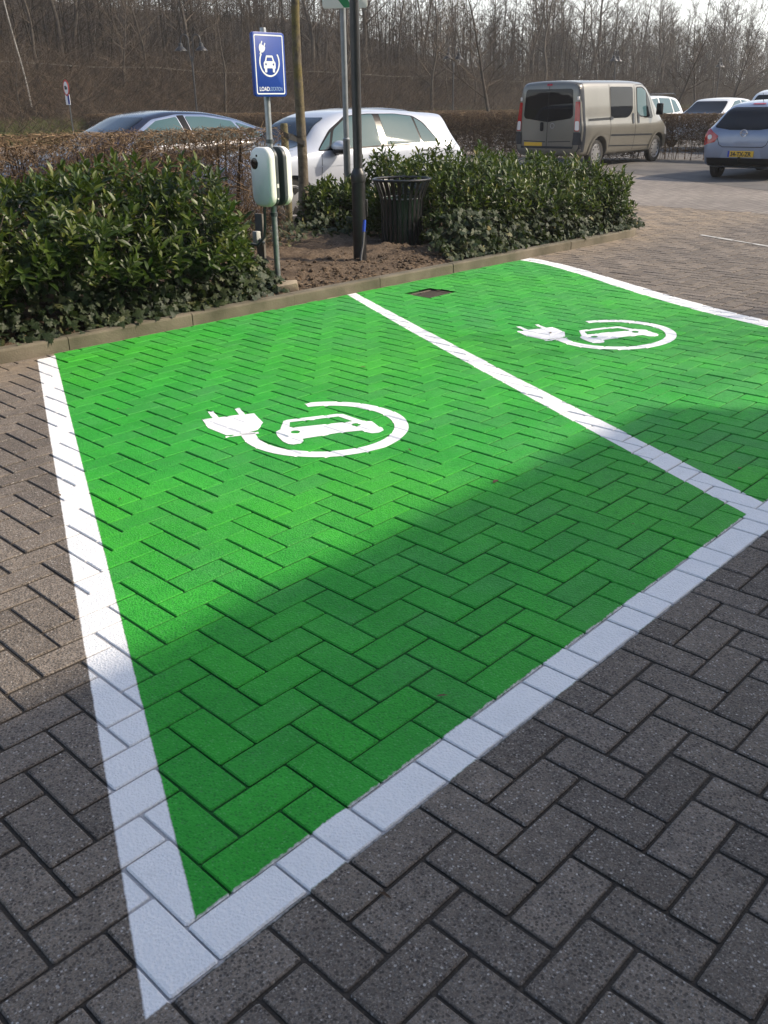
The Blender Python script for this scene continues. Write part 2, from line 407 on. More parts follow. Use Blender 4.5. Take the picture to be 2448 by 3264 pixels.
# gutter strip of smooth concrete round the end of the planter, with the worn white line of the next bay
MWL = mat('worn white line', (.30,.29,.27), (.48,.47,.44), .8, scale=9)
mb = MB()
for i in range(9):
    a, b = (10.30, 3.93), (9.3, 1.6); p = [a[0]+(b[0]-a[0])*i/9, a[1]+(b[1]-a[1])*i/9]; q = [a[0]+(b[0]-a[0])*(i+.94)/9, a[1]+(b[1]-a[1])*(i+.94)/9]
    w_ = .035+.012*math.sin(i*2.1)
    mb.add([(p[0]-w_,p[1],.0045),(p[0]+w_,p[1],.0045),(q[0]+w_,q[1],.0045),(q[0]-w_,q[1],.0045)], [(0,3,2,1)])
o = mb.build('worn_road_marking', MWL, smooth=False); o.matrix_world = FRAME; tag(o, kind='structure')

# ------------------------------------------------------------------ charging symbols painted on the bays
MPW = mat('white road paint', (.75,.758,.765), (.80,.802,.802), .55, scale=7, bump=.3, bscale=300, bdist=.003)
def hgt(u, v):
    k = brick_at(math.floor(u/U), math.floor(v/U)); cu, cv, a, b, dz, tx, ty, r = brick_par(k)
    pu, pv = u-cu, v-cv; d = min(a-abs(pu), b-abs(pv)); z = dz+tx*pu+ty*pv
    if d < 0: return dz-.0048
    return z - (.0034*(1-d/BV) if d < BV else 0)
def arc(cx, cy, r0, r1, a0, a1, n=40):
    P = []
    for k in range(n+1): a = R(a0+(a1-a0)*k/n); P.append((cx+r1*math.cos(a), cy+r1*math.sin(a)))
    for k in range(n, -1, -1): a = R(a0+(a1-a0)*k/n); P.append((cx+r0*math.cos(a), cy+r0*math.sin(a)))
    return P
SYM = [[arc(2.400, 2.150, .356, .428, 62, -216)],
       [[(2.057,2.729),(2.307,2.606),(2.236,2.445),(2.142,2.372),(2.072,2.380),(1.990,2.432),(1.997,2.596)]],
       [[(1.973,2.422),(1.966,2.402),(2.112,2.324),(2.124,2.348)]],
       [[(2.159,2.819),(2.184,2.803),(2.136,2.690),(2.107,2.704)]], [[(2.286,2.750),(2.308,2.732),(2.263,2.627),(2.234,2.641)]],
       [[(2.183,2.279),(2.226,2.292),(2.231,2.300),(2.325,2.386),(2.351,2.386),(2.590,2.263),(2.612,2.236),(2.602,2.082),(2.627,2.035),(2.587,1.944),(2.582,1.918),(2.560,1.888),(2.520,1.880),(2.488,1.900),(2.482,1.925),(2.488,1.971),(2.390,2.034),(2.231,2.100),(2.208,2.107),(2.196,2.085),(2.160,2.066),(2.124,2.078),(2.113,2.105),(2.118,2.148),(2.150,2.227)],
        [(2.276,2.283),(2.334,2.346),(2.567,2.225),(2.562,2.112),(2.525,2.128)], circ(2.246,2.203,.024,14), circ(2.534,2.059,.024,14)]]
def paint_symbol(label, T):
    bms = bmesh.new()
    for loops in SYM:
        lp = [[T(*p) for p in L] for L in loops]
        us = [p[0] for p in lp[0]]; vs = [p[1] for p in lp[0]]
        cx = [k*U+d for k in range(math.floor(min(us)/U), math.ceil(max(us)/U)+1) for d in (-.009,-.003,.003,.009)]
        cy = [k*U+d for k in range(math.floor(min(vs)/U), math.ceil(max(vs)/U)+1) for d in (-.009,-.003,.003,.009)]
        b = flat_bm(lp, cx, cy)
        tm = bpy.data.meshes.new('t'); b.to_mesh(tm); b.free(); bms.from_mesh(tm); bpy.data.meshes.remove(tm)
    c0 = T(2.4, 2.15); off = len(SYM)
    for vtx in bms.verts: vtx.co.z = hgt(vtx.co.x, vtx.co.y)+.0018
    for vtx in bms.verts: vtx.co.x -= c0[0]; vtx.co.y -= c0[1]
    bmesh.ops.recalc_face_normals(bms, faces=bms.faces)
    me = bpy.data.meshes.new('charging_symbol'); bms.to_mesh(me); bms.free()
    if me.polygons[0].normal.z < 0: me.flip_normals()
    o = obj('charging_symbol', me, MPW, loc=W(*c0), rot=(0, 0, YAW)); tag(o, label, 'painted symbol', 'car and plug symbols painted on the green bays')
paint_symbol('white car in a ring with plug, painted on the near green bay at left', lambda u, v: (u, v))
paint_symbol('white car and plug ring painted on the far green bay by the drain', lambda u, v: ((u-2.4)*1.10+5.13, (v-2.15)*.97+2.09))

# drain grate
MIRON = mat('cast iron', (.10,.085,.065), (.17,.135,.095), .7, .4, scale=18, bump=.3)
t_ = thing('drain_grate', 'rusty slotted iron drain grate sunk in the far green bay by the kerb', 'drain', W((DR[0]+DR[1])/2, (DR[2]+DR[3])/2, -.024), YAW)
w_, h_ = DR[1]-DR[0]-.004, DR[3]-DR[2]-.004
mb = MB()
for sx in (-1, 1): mb.box((sx*(w_/2-.015), 0, .004), (.03, h_, .016))
for sy in (-1, 1): mb.box((0, sy*(h_/2-.014), .003), (w_-.06, .028, .014))
mb.build('frame', MIRON, t_, bevel=.002)
mb = MB()
for i in range(7): mb.box((-w_/2+.055+i*(w_-.11)/6, 0, .003), (.022, h_-.056, .010))
mb.build('grate_bars', MIRON, t_, bevel=.002)
MB().box((0, 0, -.012), (w_-.004, h_-.004, .004)).build('pit_shade', mat('dark drain pit', (.004,.004,.004), None, .9), t_)  # black panel close under the bars stands in for the shade below

# ------------------------------------------------------------------ kerb and soil of the planter
MKERB = mat('mossy concrete kerb', (.070,.064,.040), (.165,.140,.102), .9, scale=3.5, bump=.4, bscale=90, rvar=.05)
def kerb_path():
    P = [(u, vk(u)) for u in np.linspace(-4.0, 9.55, 60)]
    c = (9.55, vk(9.55)+.7)
    P += [(c[0]+.7*math.sin(a), c[1]-.7*math.cos(a)) for a in np.linspace(.1, PI/2, 10)]
    P += [(10.25, v) for v in np.linspace(5.3, 8.0, 12)]
    return P
KP = [Vector((a, b, 0)) for a, b in kerb_path()]
cum = [0]
for a, b in zip(KP, KP[1:]): cum.append(cum[-1]+(b-a).length)
def kat(s):
    i = max(0, min(len(KP)-2, int(np.searchsorted(cum, s))-1)); f = (s-cum[i])/(cum[i+1]-cum[i])
    p = KP[i].lerp(KP[i+1], f); d = (KP[i+1]-KP[i]).normalized(); return p, Vector((-d.y, d.x, 0))
mb = MB(); s = .35; rk = random.Random(3)
PROF = [(0,-.1),(0,.074),(.004,.083),(.012,.088),(.088,.088),(.096,.083),(.1,.074),(.1,-.1)]
while s < cum[-1]-.2:
    L = 1.0 if s < 12.8 else .5; dz = rk.uniform(-.004, .004); dn = rk.uniform(-.004, .004); e_ = min(s+L-.006, cum[-1]-.01)
    ss = np.linspace(s, e_, 7); vs = []
    for q in ss:
        p, nn = kat(q)
        for a, z in PROF: vs.append(p+nn*(a+dn)+Vector((0, 0, z+dz)))
    k = len(PROF); fs = [(i*k+j, (i+1)*k+j, (i+1)*k+j+1, i*k+j+1) for i in range(6) for j in range(k-1)]
    fs += [tuple(range(k)), tuple(6*k+j for j in range(k-1, -1, -1))]
    mb.add(vs, fs); s += L
o = mb.build('kerb', MKERB, smooth=False); o.matrix_world = FRAME; tag(o, kind='structure')
def soil_z(u, v):
    q = Vector((u*1.0, v*1.0, 0)); n = noise.fractal(q*1.3, 1, 2, 5)*.05 + noise.fractal(q*9, .8, 2, 4)*.022
    e = min(1, max(0, (v-vk(u)-.1)/.5)); return .055+.07*e+n*(.35+.65*e)
def soil_mesh():
    us = np.arange(-4, 10.2, .035); vs = np.arange(4.55, 8.05, .035); vs = np.concatenate([vs[vs < 6.6], np.arange(6.6, 8.06, .1)])
    V = []; idx = {}; F = []
    for i, u in enumerate(us):
        for j, v in enumerate(vs):
            if in_planter(u, v, -.07): idx[i, j] = len(V); V.append((u, v, soil_z(u, v)))
    for i in range(len(us)-1):
        for j in range(len(vs)-1):
            q = [idx.get(k) for k in ((i,j),(i+1,j),(i+1,j+1),(i,j+1))]
            if None not in q: F.append(tuple(q))
    return np_mesh('soil', V, F, smooth=True)
def soil_mat():
    t = NT('dug soil'); co = t.coord(); n1 = t.noise(co, 4, 6, .65); n2 = t.noise(co, 40, 5, .7)
    c = t.mix(t.rng(n1, .35, .65), (.060,.042,.028), (.14,.102,.070)); c = t.mix(t.rng(n2, .52, .72), c, (.23,.175,.125)); c = t.mix(t.rng(n2, .45, .3), c, (.04,.028,.02))
    t.bump(t.add(n2, t.mul(t.noise(co, 120, 4), .5)), .9, .02); return t.fin(c, .95, 0, .2)
MSOIL = soil_mat()
o = obj('soil', soil_mesh(), MSOIL); o.matrix_world = FRAME; tag(o, kind='structure')
# clods and stones lying on the bare soil
mb = MB(); rr = random.Random(11)
for i in range(700):
    u = rr.uniform(4.2, 7.6); v = vk(u)+.1+abs(rr.gauss(0, .55)); s_ = rr.choice((.005,.007,.009,.012,.016,.022))*rr.uniform(.7,1.2)
    z = soil_z(u, v); n0 = len(mb.v); mb.ell((u, v, z+s_*.3), (s_*rr.uniform(.8,1.4), s_*rr.uniform(.8,1.4), s_*rr.uniform(.5,.9)), 7, 5)
    for q in range(n0, len(mb.v)):
        p = Vector(mb.v[q]); c = Vector((u, v, z)); mb.v[q] = tuple(c+(p-c)*(1+.35*noise.noise(p*90)))
o = mb.build('soil_clods', MSOIL, smooth=False); o.matrix_world = FRAME; tag(o, kind='stuff')
# ------------------------------------------------------------------ leaves
def norm(a): return a/np.maximum(np.linalg.norm(a, axis=1, keepdims=True), 1e-9)
LAUREL = (np.array([(0,0,0),(-.5,.3,.10),(0,.32,0),(.5,.3,.10),(-.42,.68,.05),(0,.7,-.06),(.42,.68,.05),(0,1,-.16)]),
          [(0,2,1),(0,3,2),(1,2,5,4),(2,3,6,5),(4,5,7),(5,6,7)])
IVY = (np.array([(0,0,0),(-.28,-.10,.03),(-.55,.12,-.04),(-.30,.32,.05),(-.36,.62,-.03),(-.13,.62,.04),(0,1.0,-.10),(.13,.62,.04),(.36,.62,-.03),(.30,.32,.05),(.55,.12,-.04),(.28,-.10,.03),(0,.35,.08)]),
       [(12,0,1),(12,1,2),(12,2,3),(12,3,4),(12,4,5),(12,5,6),(12,6,7),(12,7,8),(12,8,9),(12,9,10),(12,10,11),(12,11,0)])
def leaf_mesh(name, tpl, pos, axis, nrm, size, width, rnd):
    T, Fs = tpl; N = len(pos); A = norm(axis); X = norm(np.cross(A, nrm)); Z = np.cross(X, A)
    s = size[:, None, None]; wd = width[:, None, None]
    V = pos[:, None, :] + s*(T[None, :, 0:1]*wd*X[:, None, :] + T[None, :, 1:2]*A[:, None, :] + T[None, :, 2:3]*.5*Z[:, None, :])
    k = len(T); base = (np.arange(N)*k)
    F = []
    for b in base.tolist():
        for f in Fs: F.append(tuple(i+b for i in f))
    return np_mesh(name, V.reshape(-1, 3), F, np.repeat(rnd, len(Fs)), smooth=False)
def shoots(P, D, rng, n=(8, 13), L=.15, size=(.07, .105), width=.36):
    pos = []; ax = []; nr = []; sz = []; rn = []
    for p, d in zip(P, D):
        d = d/np.linalg.norm(d); a = np.cross(d, (0.3, .2, 1.)); a /= np.linalg.norm(a); b = np.cross(d, a)
        m = rng.integers(*n); ph = rng.uniform(0, 6.28); tone = rng.normal(0, .13); l = L*rng.uniform(.7, 1.3)
        for i in range(m):
            t = i/(m-1); an = ph+i*2.4; r = a*math.cos(an)+b*math.sin(an)
            sp = R(rng.uniform(62, 98)*(1-t)+rng.uniform(18, 48)*t)
            x = d*math.cos(sp)+r*math.sin(sp)
            pos.append(p-d*l*(1-t)); ax.append(x); nr.append(d*math.sin(sp)-r*math.cos(sp)+rng.normal(0, .18, 3)); sz.append(rng.uniform(*size)*(1-.25*t))
            rn.append(np.clip(.42+.22*t+tone+rng.normal(0, .10), 0, 1))
    return [np.array(q) for q in (pos, ax, nr, sz)]+[np.full(len(pos), width)*rng.uniform(.8, 1.15, len(pos)), np.array(rn)]
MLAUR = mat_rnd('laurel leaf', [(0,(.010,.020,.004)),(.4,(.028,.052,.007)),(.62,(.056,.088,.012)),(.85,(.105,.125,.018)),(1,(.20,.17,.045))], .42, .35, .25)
MIVY = mat_rnd('ivy leaf', [(0,(.008,.016,.006)),(.4,(.018,.032,.010)),(.7,(.042,.055,.021)),(.9,(.115,.115,.045)),(1,(.27,.21,.08))], .55, .3, .15)
MTWIG = mat_rnd('dry twig', [(0,(.055,.036,.024)),(.5,(.120,.080,.050)),(1,(.25,.175,.105))], .85, .15)
def sgnp(x, p): return np.sign(x)*np.abs(x)**p
def bush_points(N, u0, u1, vc, rv, h, rng, th=(0, 180), r=(.80, 1.04), z0=.1, endr=.55):
    u = rng.uniform(u0, u1, N); th_ = np.radians(rng.uniform(th[0], th[1], N)); rr = rng.uniform(*r, N)
    k = np.array([noise.noise(Vector((a*1.7, b*1.6, rv*3))) for a, b in zip(u, th_)]); rr = rr*(1+.20*k)
    e = np.clip(np.minimum(u-u0, u1-u)/endr, 0, 1); e = np.sqrt(np.clip(1-(1-e)**2, 0.02, 1))
    V = np.array([vc(a) for a in u]); H = np.array([h(a) for a in u])
    v = V-rv*sgnp(np.cos(th_), .75)*rr*(.35+.65*e); z = z0+H*sgnp(np.sin(th_), .65)*rr*(.45+.55*e)
    nrm = np.stack([((u > u1-endr)*1.0-(u < u0+endr)*1.0)*(1-e), -np.cos(th_), np.sin(th_)], 1)
    return np.stack([u, v, z], 1), nrm
def laurel(label, u0, u1, vc, rv, h, n, seed, fill=2500, size=(.085, .13), th=(0, 180), group=None):
    rng = np.random.default_rng(seed)
    P, Nn = bush_points(n, u0, u1, vc, rv, h, rng, th)
    D = Nn*.55+np.array([0, -.05, .75])+rng.normal(0, .30, P.shape)
    S = shoots(P, D, rng, size=size)
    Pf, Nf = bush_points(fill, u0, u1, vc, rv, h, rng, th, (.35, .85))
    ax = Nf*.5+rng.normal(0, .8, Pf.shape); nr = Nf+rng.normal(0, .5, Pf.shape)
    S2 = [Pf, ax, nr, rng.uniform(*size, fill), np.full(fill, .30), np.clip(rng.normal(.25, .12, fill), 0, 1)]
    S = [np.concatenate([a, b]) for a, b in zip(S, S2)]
    c = np.array([(u0+u1)/2, vc((u0+u1)/2), .1]); S[0] = S[0]-c
    root = thing('laurel_shrub', label, 'shrub', W(*c), YAW, group)
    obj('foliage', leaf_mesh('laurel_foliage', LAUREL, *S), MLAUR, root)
    mb = MB()
    for i in range(int(26*(u1-u0))):
        a = rng.uniform(u0+.15, u1-.15); v = vc(a)+rng.uniform(-.5, .5)*rv; l = h(a)*rng.uniform(.6, .9)
        p = Vector((a-c[0], v-c[1], -.06)); d = Vector((rng.normal(0, .25), rng.normal(0, .25), 1)); mb.path([p, p+d*l*.5, p+d*l+Vector((rng.normal(0, .1), rng.normal(0, .1), 0))], [.009, .007, .004], 4, False)
    obj('stems', mb.mesh('laurel_stems', smooth=False), MBARK, root)
    return root
MBARK = mat('bark', (.055,.042,.030), (.12,.095,.068), .9, scale=25, bump=.5, bscale=60)
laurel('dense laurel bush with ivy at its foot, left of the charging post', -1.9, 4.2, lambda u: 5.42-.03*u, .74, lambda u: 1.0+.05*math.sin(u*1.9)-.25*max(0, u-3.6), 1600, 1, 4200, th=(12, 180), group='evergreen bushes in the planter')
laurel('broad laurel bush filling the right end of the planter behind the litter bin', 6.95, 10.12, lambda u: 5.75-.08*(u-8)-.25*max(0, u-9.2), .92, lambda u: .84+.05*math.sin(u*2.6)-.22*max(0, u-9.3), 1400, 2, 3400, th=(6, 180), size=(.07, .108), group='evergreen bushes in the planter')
laurel('small low laurel between the young tree and the grey sign post', 7.0, 7.95, lambda u: 7.35, .38, lambda u: .62, 150, 3, 300, group='evergreen bushes in the planter')
laurel('low laurel shoots growing beside the grey sign post behind the bin', 7.6, 8.5, lambda u: 7.0, .45, lambda u: .85, 150, 5, 300, group='evergreen bushes in the planter')
def ivy(seed, specs):
    rng = np.random.default_rng(seed); P = []; Nn = []
    for n, u0, u1, f in specs:
        for i in range(n):
            u = rng.uniform(u0, u1); a = rng.random(); v, z = f(u, a, rng)
            P.append((u, v, max(z, .1)+rng.uniform(0, .02))); Nn.append((rng.normal(0, .45), -.75+rng.normal(0, .45), .65+rng.normal(0, .4)))
    P = np.array(P); Nn = np.array(Nn); N = len(P)
    ax = np.stack([rng.normal(0, .7, N), rng.normal(-.35, .5, N), rng.normal(-.45, .5, N)], 1)
    k = np.array([noise.noise(Vector(tuple(p*4))) for p in P])
    o = obj('ivy', leaf_mesh('ivy', IVY, P, ax, Nn, rng.uniform(.042, .078, N), np.full(N, 1.0), np.clip(.45+.22*k+rng.normal(0, .17, N), 0, 1)), MIVY)
    o.matrix_world = FRAME; tag(o, kind='stuff'); return o
def front(h, d0=.14, d1=.55):
    def f(u, a, rng):
        z = .06+h*a*(.8+.3*noise.noise(Vector((u*2.2, 4, 0)))); return vk(u)+d0+(d1-d0)*a**.9+rng.normal(0, .05)+.05*noise.noise(Vector((u*3, a*3, 1))), z
    return f
def flat(vlo, vhi, zmax):
    return lambda u, a, rng: (vk(u)+vlo+(vhi-vlo)*rng.random(), .1+zmax*a)
ivy(21, [(4300, -1.9, 4.2, front(.66, .10, .52)), (500, 2.6, 4.45, front(.22, .14, .40)), (260, 3.9, 4.5, front(.30, .2, .6)), (520, 4.4, 7.2, flat(1.9, 2.7, .22)), (160, 6.9, 7.6, flat(2.6, 3.1, .2))])
ivy(22, [(2700, 6.75, 10.05, front(.50, .12, .50)), (420, 6.5, 7.3, front(.30, .15, .55)), (420, 6.9, 9.0, flat(2.1, 3.0, .35)), (300, 8.9, 10.1, front(.25, .14, .45))])
# dead leaves and litter along the inside of the kerb
rng = np.random.default_rng(31); N = 900
u_ = rng.uniform(-1.9, 10, N); P = np.stack([u_, np.array([vk(a) for a in u_])+.12+np.abs(rng.normal(0, .14, N)), np.full(N, .0)], 1)
P[:, 2] = [soil_z(a, b)+.008 for a, b, _ in P]
o = obj('leaf_litter', leaf_mesh('leaf_litter', LAUREL, P, np.stack([rng.normal(0,1,N), rng.normal(0,1,N), rng.normal(0,.2,N)],1), np.stack([rng.normal(0,.3,N), rng.normal(0,.3,N), np.ones(N)],1), rng.uniform(.02,.05,N), np.full(N,.5), rng.uniform(.2,1,N)), MTWIG); o.matrix_world = FRAME; tag(o, kind='stuff')
# a few fallen bits on the paint near the kerb
P = np.array([(a_, b_, .006) for a_, b_ in np.random.default_rng(8).uniform((-1.5, -1.2), (9, 4.4), (34, 2))]+[(2.6,4.42,.006),(7.05,4.40,.006),(6.2,4.45,.006),(5.0,4.43,.006),(7.45,4.43,.006),(9.1,4.3,.006)]); N = len(P)
o = obj('fallen_leaves', leaf_mesh('fallen_leaves', LAUREL, P, rng.normal(0,1,(N,3))*(1,1,.1), np.array([(0,0,1.)]*N), rng.uniform(.012,.045,N), rng.uniform(.15,.5,N), rng.uniform(.1,.9,N)), MTWIG); o.matrix_world = FRAME; tag(o, kind='stuff')

# ------------------------------------------------------------------ clipped hedges of bare twigs
def twig_mesh(name, n, L, D, H, rng, stems=0, rad=(.0022, .005), lens=(.14, .36), zlo=.0, pw=.75):
    p = np.stack([rng.uniform(-L/2, L/2, n), rng.uniform(-D/2, D/2, n), zlo+(H-zlo)*rng.random(n)**pw], 1)
    d = norm(rng.normal(0, 1, (n, 3))*(1, .8, .75)+np.array([0, 0, .55])); l = rng.uniform(*lens, n)
    q = p+d*l[:, None]; q[:, 2] = np.minimum(q[:, 2], H+rng.normal(0, .02, n)); q[:, 1] = np.clip(q[:, 1], -D/2-.04, D/2+.04)
    r = rng.uniform(*rad, n); rn = rng.uniform(0, .7, n)+.3*(p[:, 2]/H)**2  # upper twigs tinted paler, as if lit from above
    if stems:
        s0 = np.stack([rng.uniform(-L/2, L/2, stems), rng.uniform(-D/4, D/4, stems), np.full(stems, -.02)], 1); s1 = s0+np.stack([rng.normal(0, .12, stems), rng.normal(0, .12, stems), np.full(stems, H*.95)], 1)
        p = np.concatenate([p, s0]); q = np.concatenate([q, s1]); r = np.concatenate([r, rng.uniform(.008, .016, stems)]); rn = np.concatenate([rn, rng.uniform(0, .4, stems)])
    m = len(p); d = norm(q-p); a = norm(np.cross(d, np.array([.31, .52, .79]))); b = np.cross(d, a)
    V = np.zeros((m, 6, 3))
    for k in range(3):
        c = a*math.cos(2.094*k)+b*math.sin(2.094*k); V[:, k] = p+c*r[:, None]; V[:, 3+k] = q+c*(r*.45)[:, None]
    base = (np.arange(m)*6)[:, None]; F = np.concatenate([base+np.array([[0, 1, 4, 3]]), base+np.array([[1, 2, 5, 4]]), base+np.array([[2, 0, 3, 5]])])
    return np_mesh(name, V.reshape(-1, 3), F, np.concatenate([rn]*3))
def hedge(label, A_, B_, D, H, n, seed, leaves=0, stems=30, group=None, zlo=0.0, **kw):
    A_, B_ = Vector(A_), Vector(B_); L = (B_-A_).length; rng = np.random.default_rng(seed); c = (A_+B_)/2; d = B_-A_
    root = thing('clipped_hedge', label, 'hedge', c, math.atan2(d.y, d.x), group)
    obj('twigs', twig_mesh('hedge_twigs', n, L, D, H, rng, stems, zlo=zlo, **kw), MTWIG, root)
    if leaves:
        P = np.stack([rng.uniform(-L/2, L/2, leaves), rng.uniform(-D/2, D/2, leaves), H-np.abs(rng.normal(0, .16, leaves))], 1)
        obj('withered_leaves', leaf_mesh('withered_leaves', LAUREL, P, rng.normal(0, 1, P.shape), rng.normal(0, .6, P.shape)+(0, 0, .7), rng.uniform(.018, .036, leaves), np.full(leaves, .5), rng.uniform(.45, 1, leaves)), MTWIG, root)
    return root
hedge('brown leafless hedge clipped flat behind the left laurel bush', W(-4.0, 6.75), W(5.95, 6.80), .75, 1.30, 56000, 41, 5000, 70, 'clipped hedges of the car park', rad=(.0014,.0035), lens=(.07,.22))
hedge('long bare hedge in front of the van nose, far edge of the row', (-16.2, 51.7, 0), (7.0, 26.2, 0), .9, 1.24, 44000, 42, 3000, 120, 'clipped hedges of the car park', rad=(.005, .011), lens=(.15, .4))
hedge('see-through bare hedge between the van and the light blue hatchback', (7.2, 27.6, 0), (11.4, 23.1, 0), .7, 1.15, 11000, 43, 900, 60, 'clipped hedges of the car park', rad=(.003, .008), lens=(.12, .3), pw=.42)
hedge('far clipped hedge behind the second row of cars', (2.5, 52, 0), (24, 34.0, 0), 1.0, 1.15, 20000, 44, 500, 60, 'clipped hedges of the car park', rad=(.006, .012), lens=(.2, .5))

# ------------------------------------------------------------------ posts, lamps, signs
MBLACK = mat('black painted steel', (.008,.008,.009), (.020,.020,.021), .38, 0, scale=12, bump=.15, bscale=80, rvar=.1)
MGALV = mat('galvanised steel', (.25,.27,.28), (.36,.38,.39), .42, .75, scale=14, rvar=.12)
MSHADE = mat('grey lamp shade', (.018,.019,.020), (.035,.036,.038), .4, .4, scale=6)
MBULB = mat('frosted lamp glass', (.55,.55,.52), None, .3)
def street_lamp(label, loc, rz):
    t = thing('street_lamp', label, 'street lamp', loc, rz, 'black two-armed lamp posts')
    MB().lathe([(.066,-.15),(.066,.74),(.072,.745),(.072,.80),(.064,.83),(.046,.86),(.044,.87),(.043,1.8),(.043,1.83),(.042,3.55),(.03,3.62),(0.004,3.66)], 20).build('pole', MBLACK, t)
    MB().box((.055, -.03, .5), (.02, .06, .16)).build('service_door', MBLACK, t, bevel=.003)
    for s in (-1, 1):
        pts = [(s*.03, 0, 3.4), (s*.09, 0, 3.62)]+[(s*(.10+.17-.17*math.cos(a)), 0, 4.30+.20*math.sin(a)) for a in np.linspace(0, PI*1.02, 12)]+[(s*.455, 0, 4.15)]
        MB().path(pts, .032, 8).build('arm', MBLACK, t)
        sh = MB().lathe([(.02,4.17),(.085,4.15),(.10,4.07),(.105,4.02),(.28,3.86),(.285,3.84),(.27,3.845),(.10,4.0),(.02,4.02)], 24, Matrix.Translation((s*.47, 0, 0))).build('lamp_shade', MSHADE, t)
        MB().ell((s*.47, 0, 3.93), (.075, .075, .09)).build('bulb', MBULB, sh)
    return t
lamp0 = street_lamp('black lamp post rising beside the litter bin, its top out of frame', (-.2, 9.18, .08), R(45))
for (x, y), rz, lb in (((-8.53, 46.3), 0, 'black double lamp beyond the dark saloon, leftmost of the distant lamps'), ((4.45, 58.7), 44, 'distant double lamp above the bare hedge between silver hatchback and van'),
                       ((15.6, 65.6), 60, 'distant double lamp standing behind the roof of the beige van'), ((27.5, 80.3), 60, 'faint distant double lamp above the white hatchback, farthest right')):
    dup(lamp0, (x, y, 0), R(rz), lb)
# near lamp: cable in a blue sleeve coming out of its foot
MCAB = mat('grey cable', (.10,.10,.10), None, .6); MBLUE = mat('blue tape', (.015,.06,.42), (.02,.08,.5), .5)
t = thing('cable', 'grey cable with blue sleeve sticking out of soil at the lamp post foot', 'cable', (-.165, 9.06, .1), 0)
MB().path([(-.03,-.06,-.04),(-.02,-.03,.06),(0,0,.16),(.010,.02,.29)], .011, 8).build('lead', MCAB, t)
MB().path([(.008,.02,.27),(.014,.03,.33),(.020,.04,.38)], [.014,.016,.013], 8).build('sleeve', MBLUE, t)

# charging post
MCREAM = mat('cream plastic', (.76,.77,.72), (.80,.81,.76), .38, 0, scale=3, coat=.15)
MGREY = mat('dark grey plastic', (.045,.055,.060), (.06,.07,.075), .45)
MDOT = mat('black lens', (.01,.011,.012), None, .15)
MSIGNB = mat('blue sign sheeting', (.002,.036,.24), (.003,.041,.27), .35)
MSIGNW = mat('white sign sheeting', (.72,.74,.76), None, .4)
MWHITE = mat('white plastic', (.7,.7,.68), None, .5)
cp = thing('charging_post', 'steel charging post with blue car and plug sign above two cream chargers', 'charging station', (-.89, 7.94, .1), YAW)
MB().lathe([(.025,-.3),(.025,1.945),(.023,1.955)], 20).build('pole', MGALV, cp)
def charger(s):
    # s=-1 faces -x (towards the near bay), s=+1 faces the other way
    M0 = Matrix.Translation((s*.028, 0, .865)) @ Matrix(((0,0,s,0),(1,0,0,0),(0,1,0,0),(0,0,0,1)))
    body = MB().prism(rrect(.25, .46, .085, 8), 0, .034, M0).build('back_frame', MGREY, cp, bevel=.006)
    lay = [(.25,.46,.034),(.252,.462,.05),(.25,.46,.072),(.236,.446,.088),(.205,.415,.096)]
    vs = []; fs = []
    for w_, h_, d_ in lay: vs += [M0 @ Vector((x, y, d_)) for x, y in rrect(w_, h_, .085*w_/.25, 8)]
    k = len(vs)//len(lay)
    for i in range(len(lay)-1):
        for j in range(k): fs.append((i*k+j, i*k+(j+1) % k, (i+1)*k+(j+1) % k, (i+1)*k+j))
    fs += [tuple(range(k-1, -1, -1)), tuple((len(lay)-1)*k+j for j in range(k))]
    c = MB().add(vs, fs).build('front_cover', MCREAM, body, ang=50)
    MB().prism(circ(.062*(-s), .105, .045, 24), .090, .0985, M0).build('socket_lid', MDOT, body, bevel=.002)
    MB().prism(circ(.03*(-s), .165, .010, 14), .090, .098, M0).build('status_lamp', MDOT, body)
charger(-1); charger(1)
MB().box((-.045, -.127, .80), (.018, .004, .03)).build('rating_label', MWHITE, cp); MB().box((-.05, -.127, .70), (.012, .004, .012)).build('rating_label', MWHITE, cp)
MB().path([(-.05, .06, .64), (-.05, .065, .50), (-.055, .08, .38), (-.085, .14, .31), (-.13, .20, .33)], .012, 10).build('conduit', MGREY, cp)
MB().lathe([(.031,.55),(.031,.58)], 16).build('clamp', MGREY, cp); MB().lathe([(.031,1.12),(.031,1.15)], 16).build('clamp', MGREY, cp)
# sign panel: its face looks along -y of the post frame
SM = Matrix.Translation((.0, -.030, 1.693)) @ Matrix(((1,0,0,0),(0,0,-1,0),(0,1,0,0),(0,0,0,1)))     # local x right, y up, z out of the face
SW, SH = .325, .455
pan = MB().prism(rrect(SW, SH, .026, 6), 0, .028, SM).build('sign_panel', MSIGNB, cp, bevel=.002)
def sheetpoly(loops, z, name, m, parent, M=SM):
    b = flat_bm(loops); me_ = bpy.data.meshes.new(name)
    b.verts.ensure_lookup_table()
    for vtx in b.verts: vtx.co = M @ Vector((vtx.co.x, vtx.co.y, z))
    bmesh.ops.recalc_face_normals(b, faces=b.faces)
    b.to_mesh(me_); b.free(); nz = M.to_3x3() @ Vector((0, 0, 1))
    if len(me_.polygons) and me_.polygons[0].normal.dot(nz) < 0: me_.flip_normals()
    return obj(name, me_, m, parent)
sheetpoly([rrect(SW-.034, SH-.034, .014, 5), rrect(SW-.052, SH-.052, .008, 5)[::-1]], .0288, 'border', MSIGNW, pan)
def merge_meshes(os_, name, parent, m):
    b = bmesh.new()
    for o_ in os_:
        b.from_mesh(o_.data); bpy.data.objects.remove(o_)
    me_ = bpy.data.meshes.new(name); b.to_mesh(me_); b.free(); return obj(name, me_, m, parent)
cy = .018; pl = Matrix.Rotation(R(-28), 2)
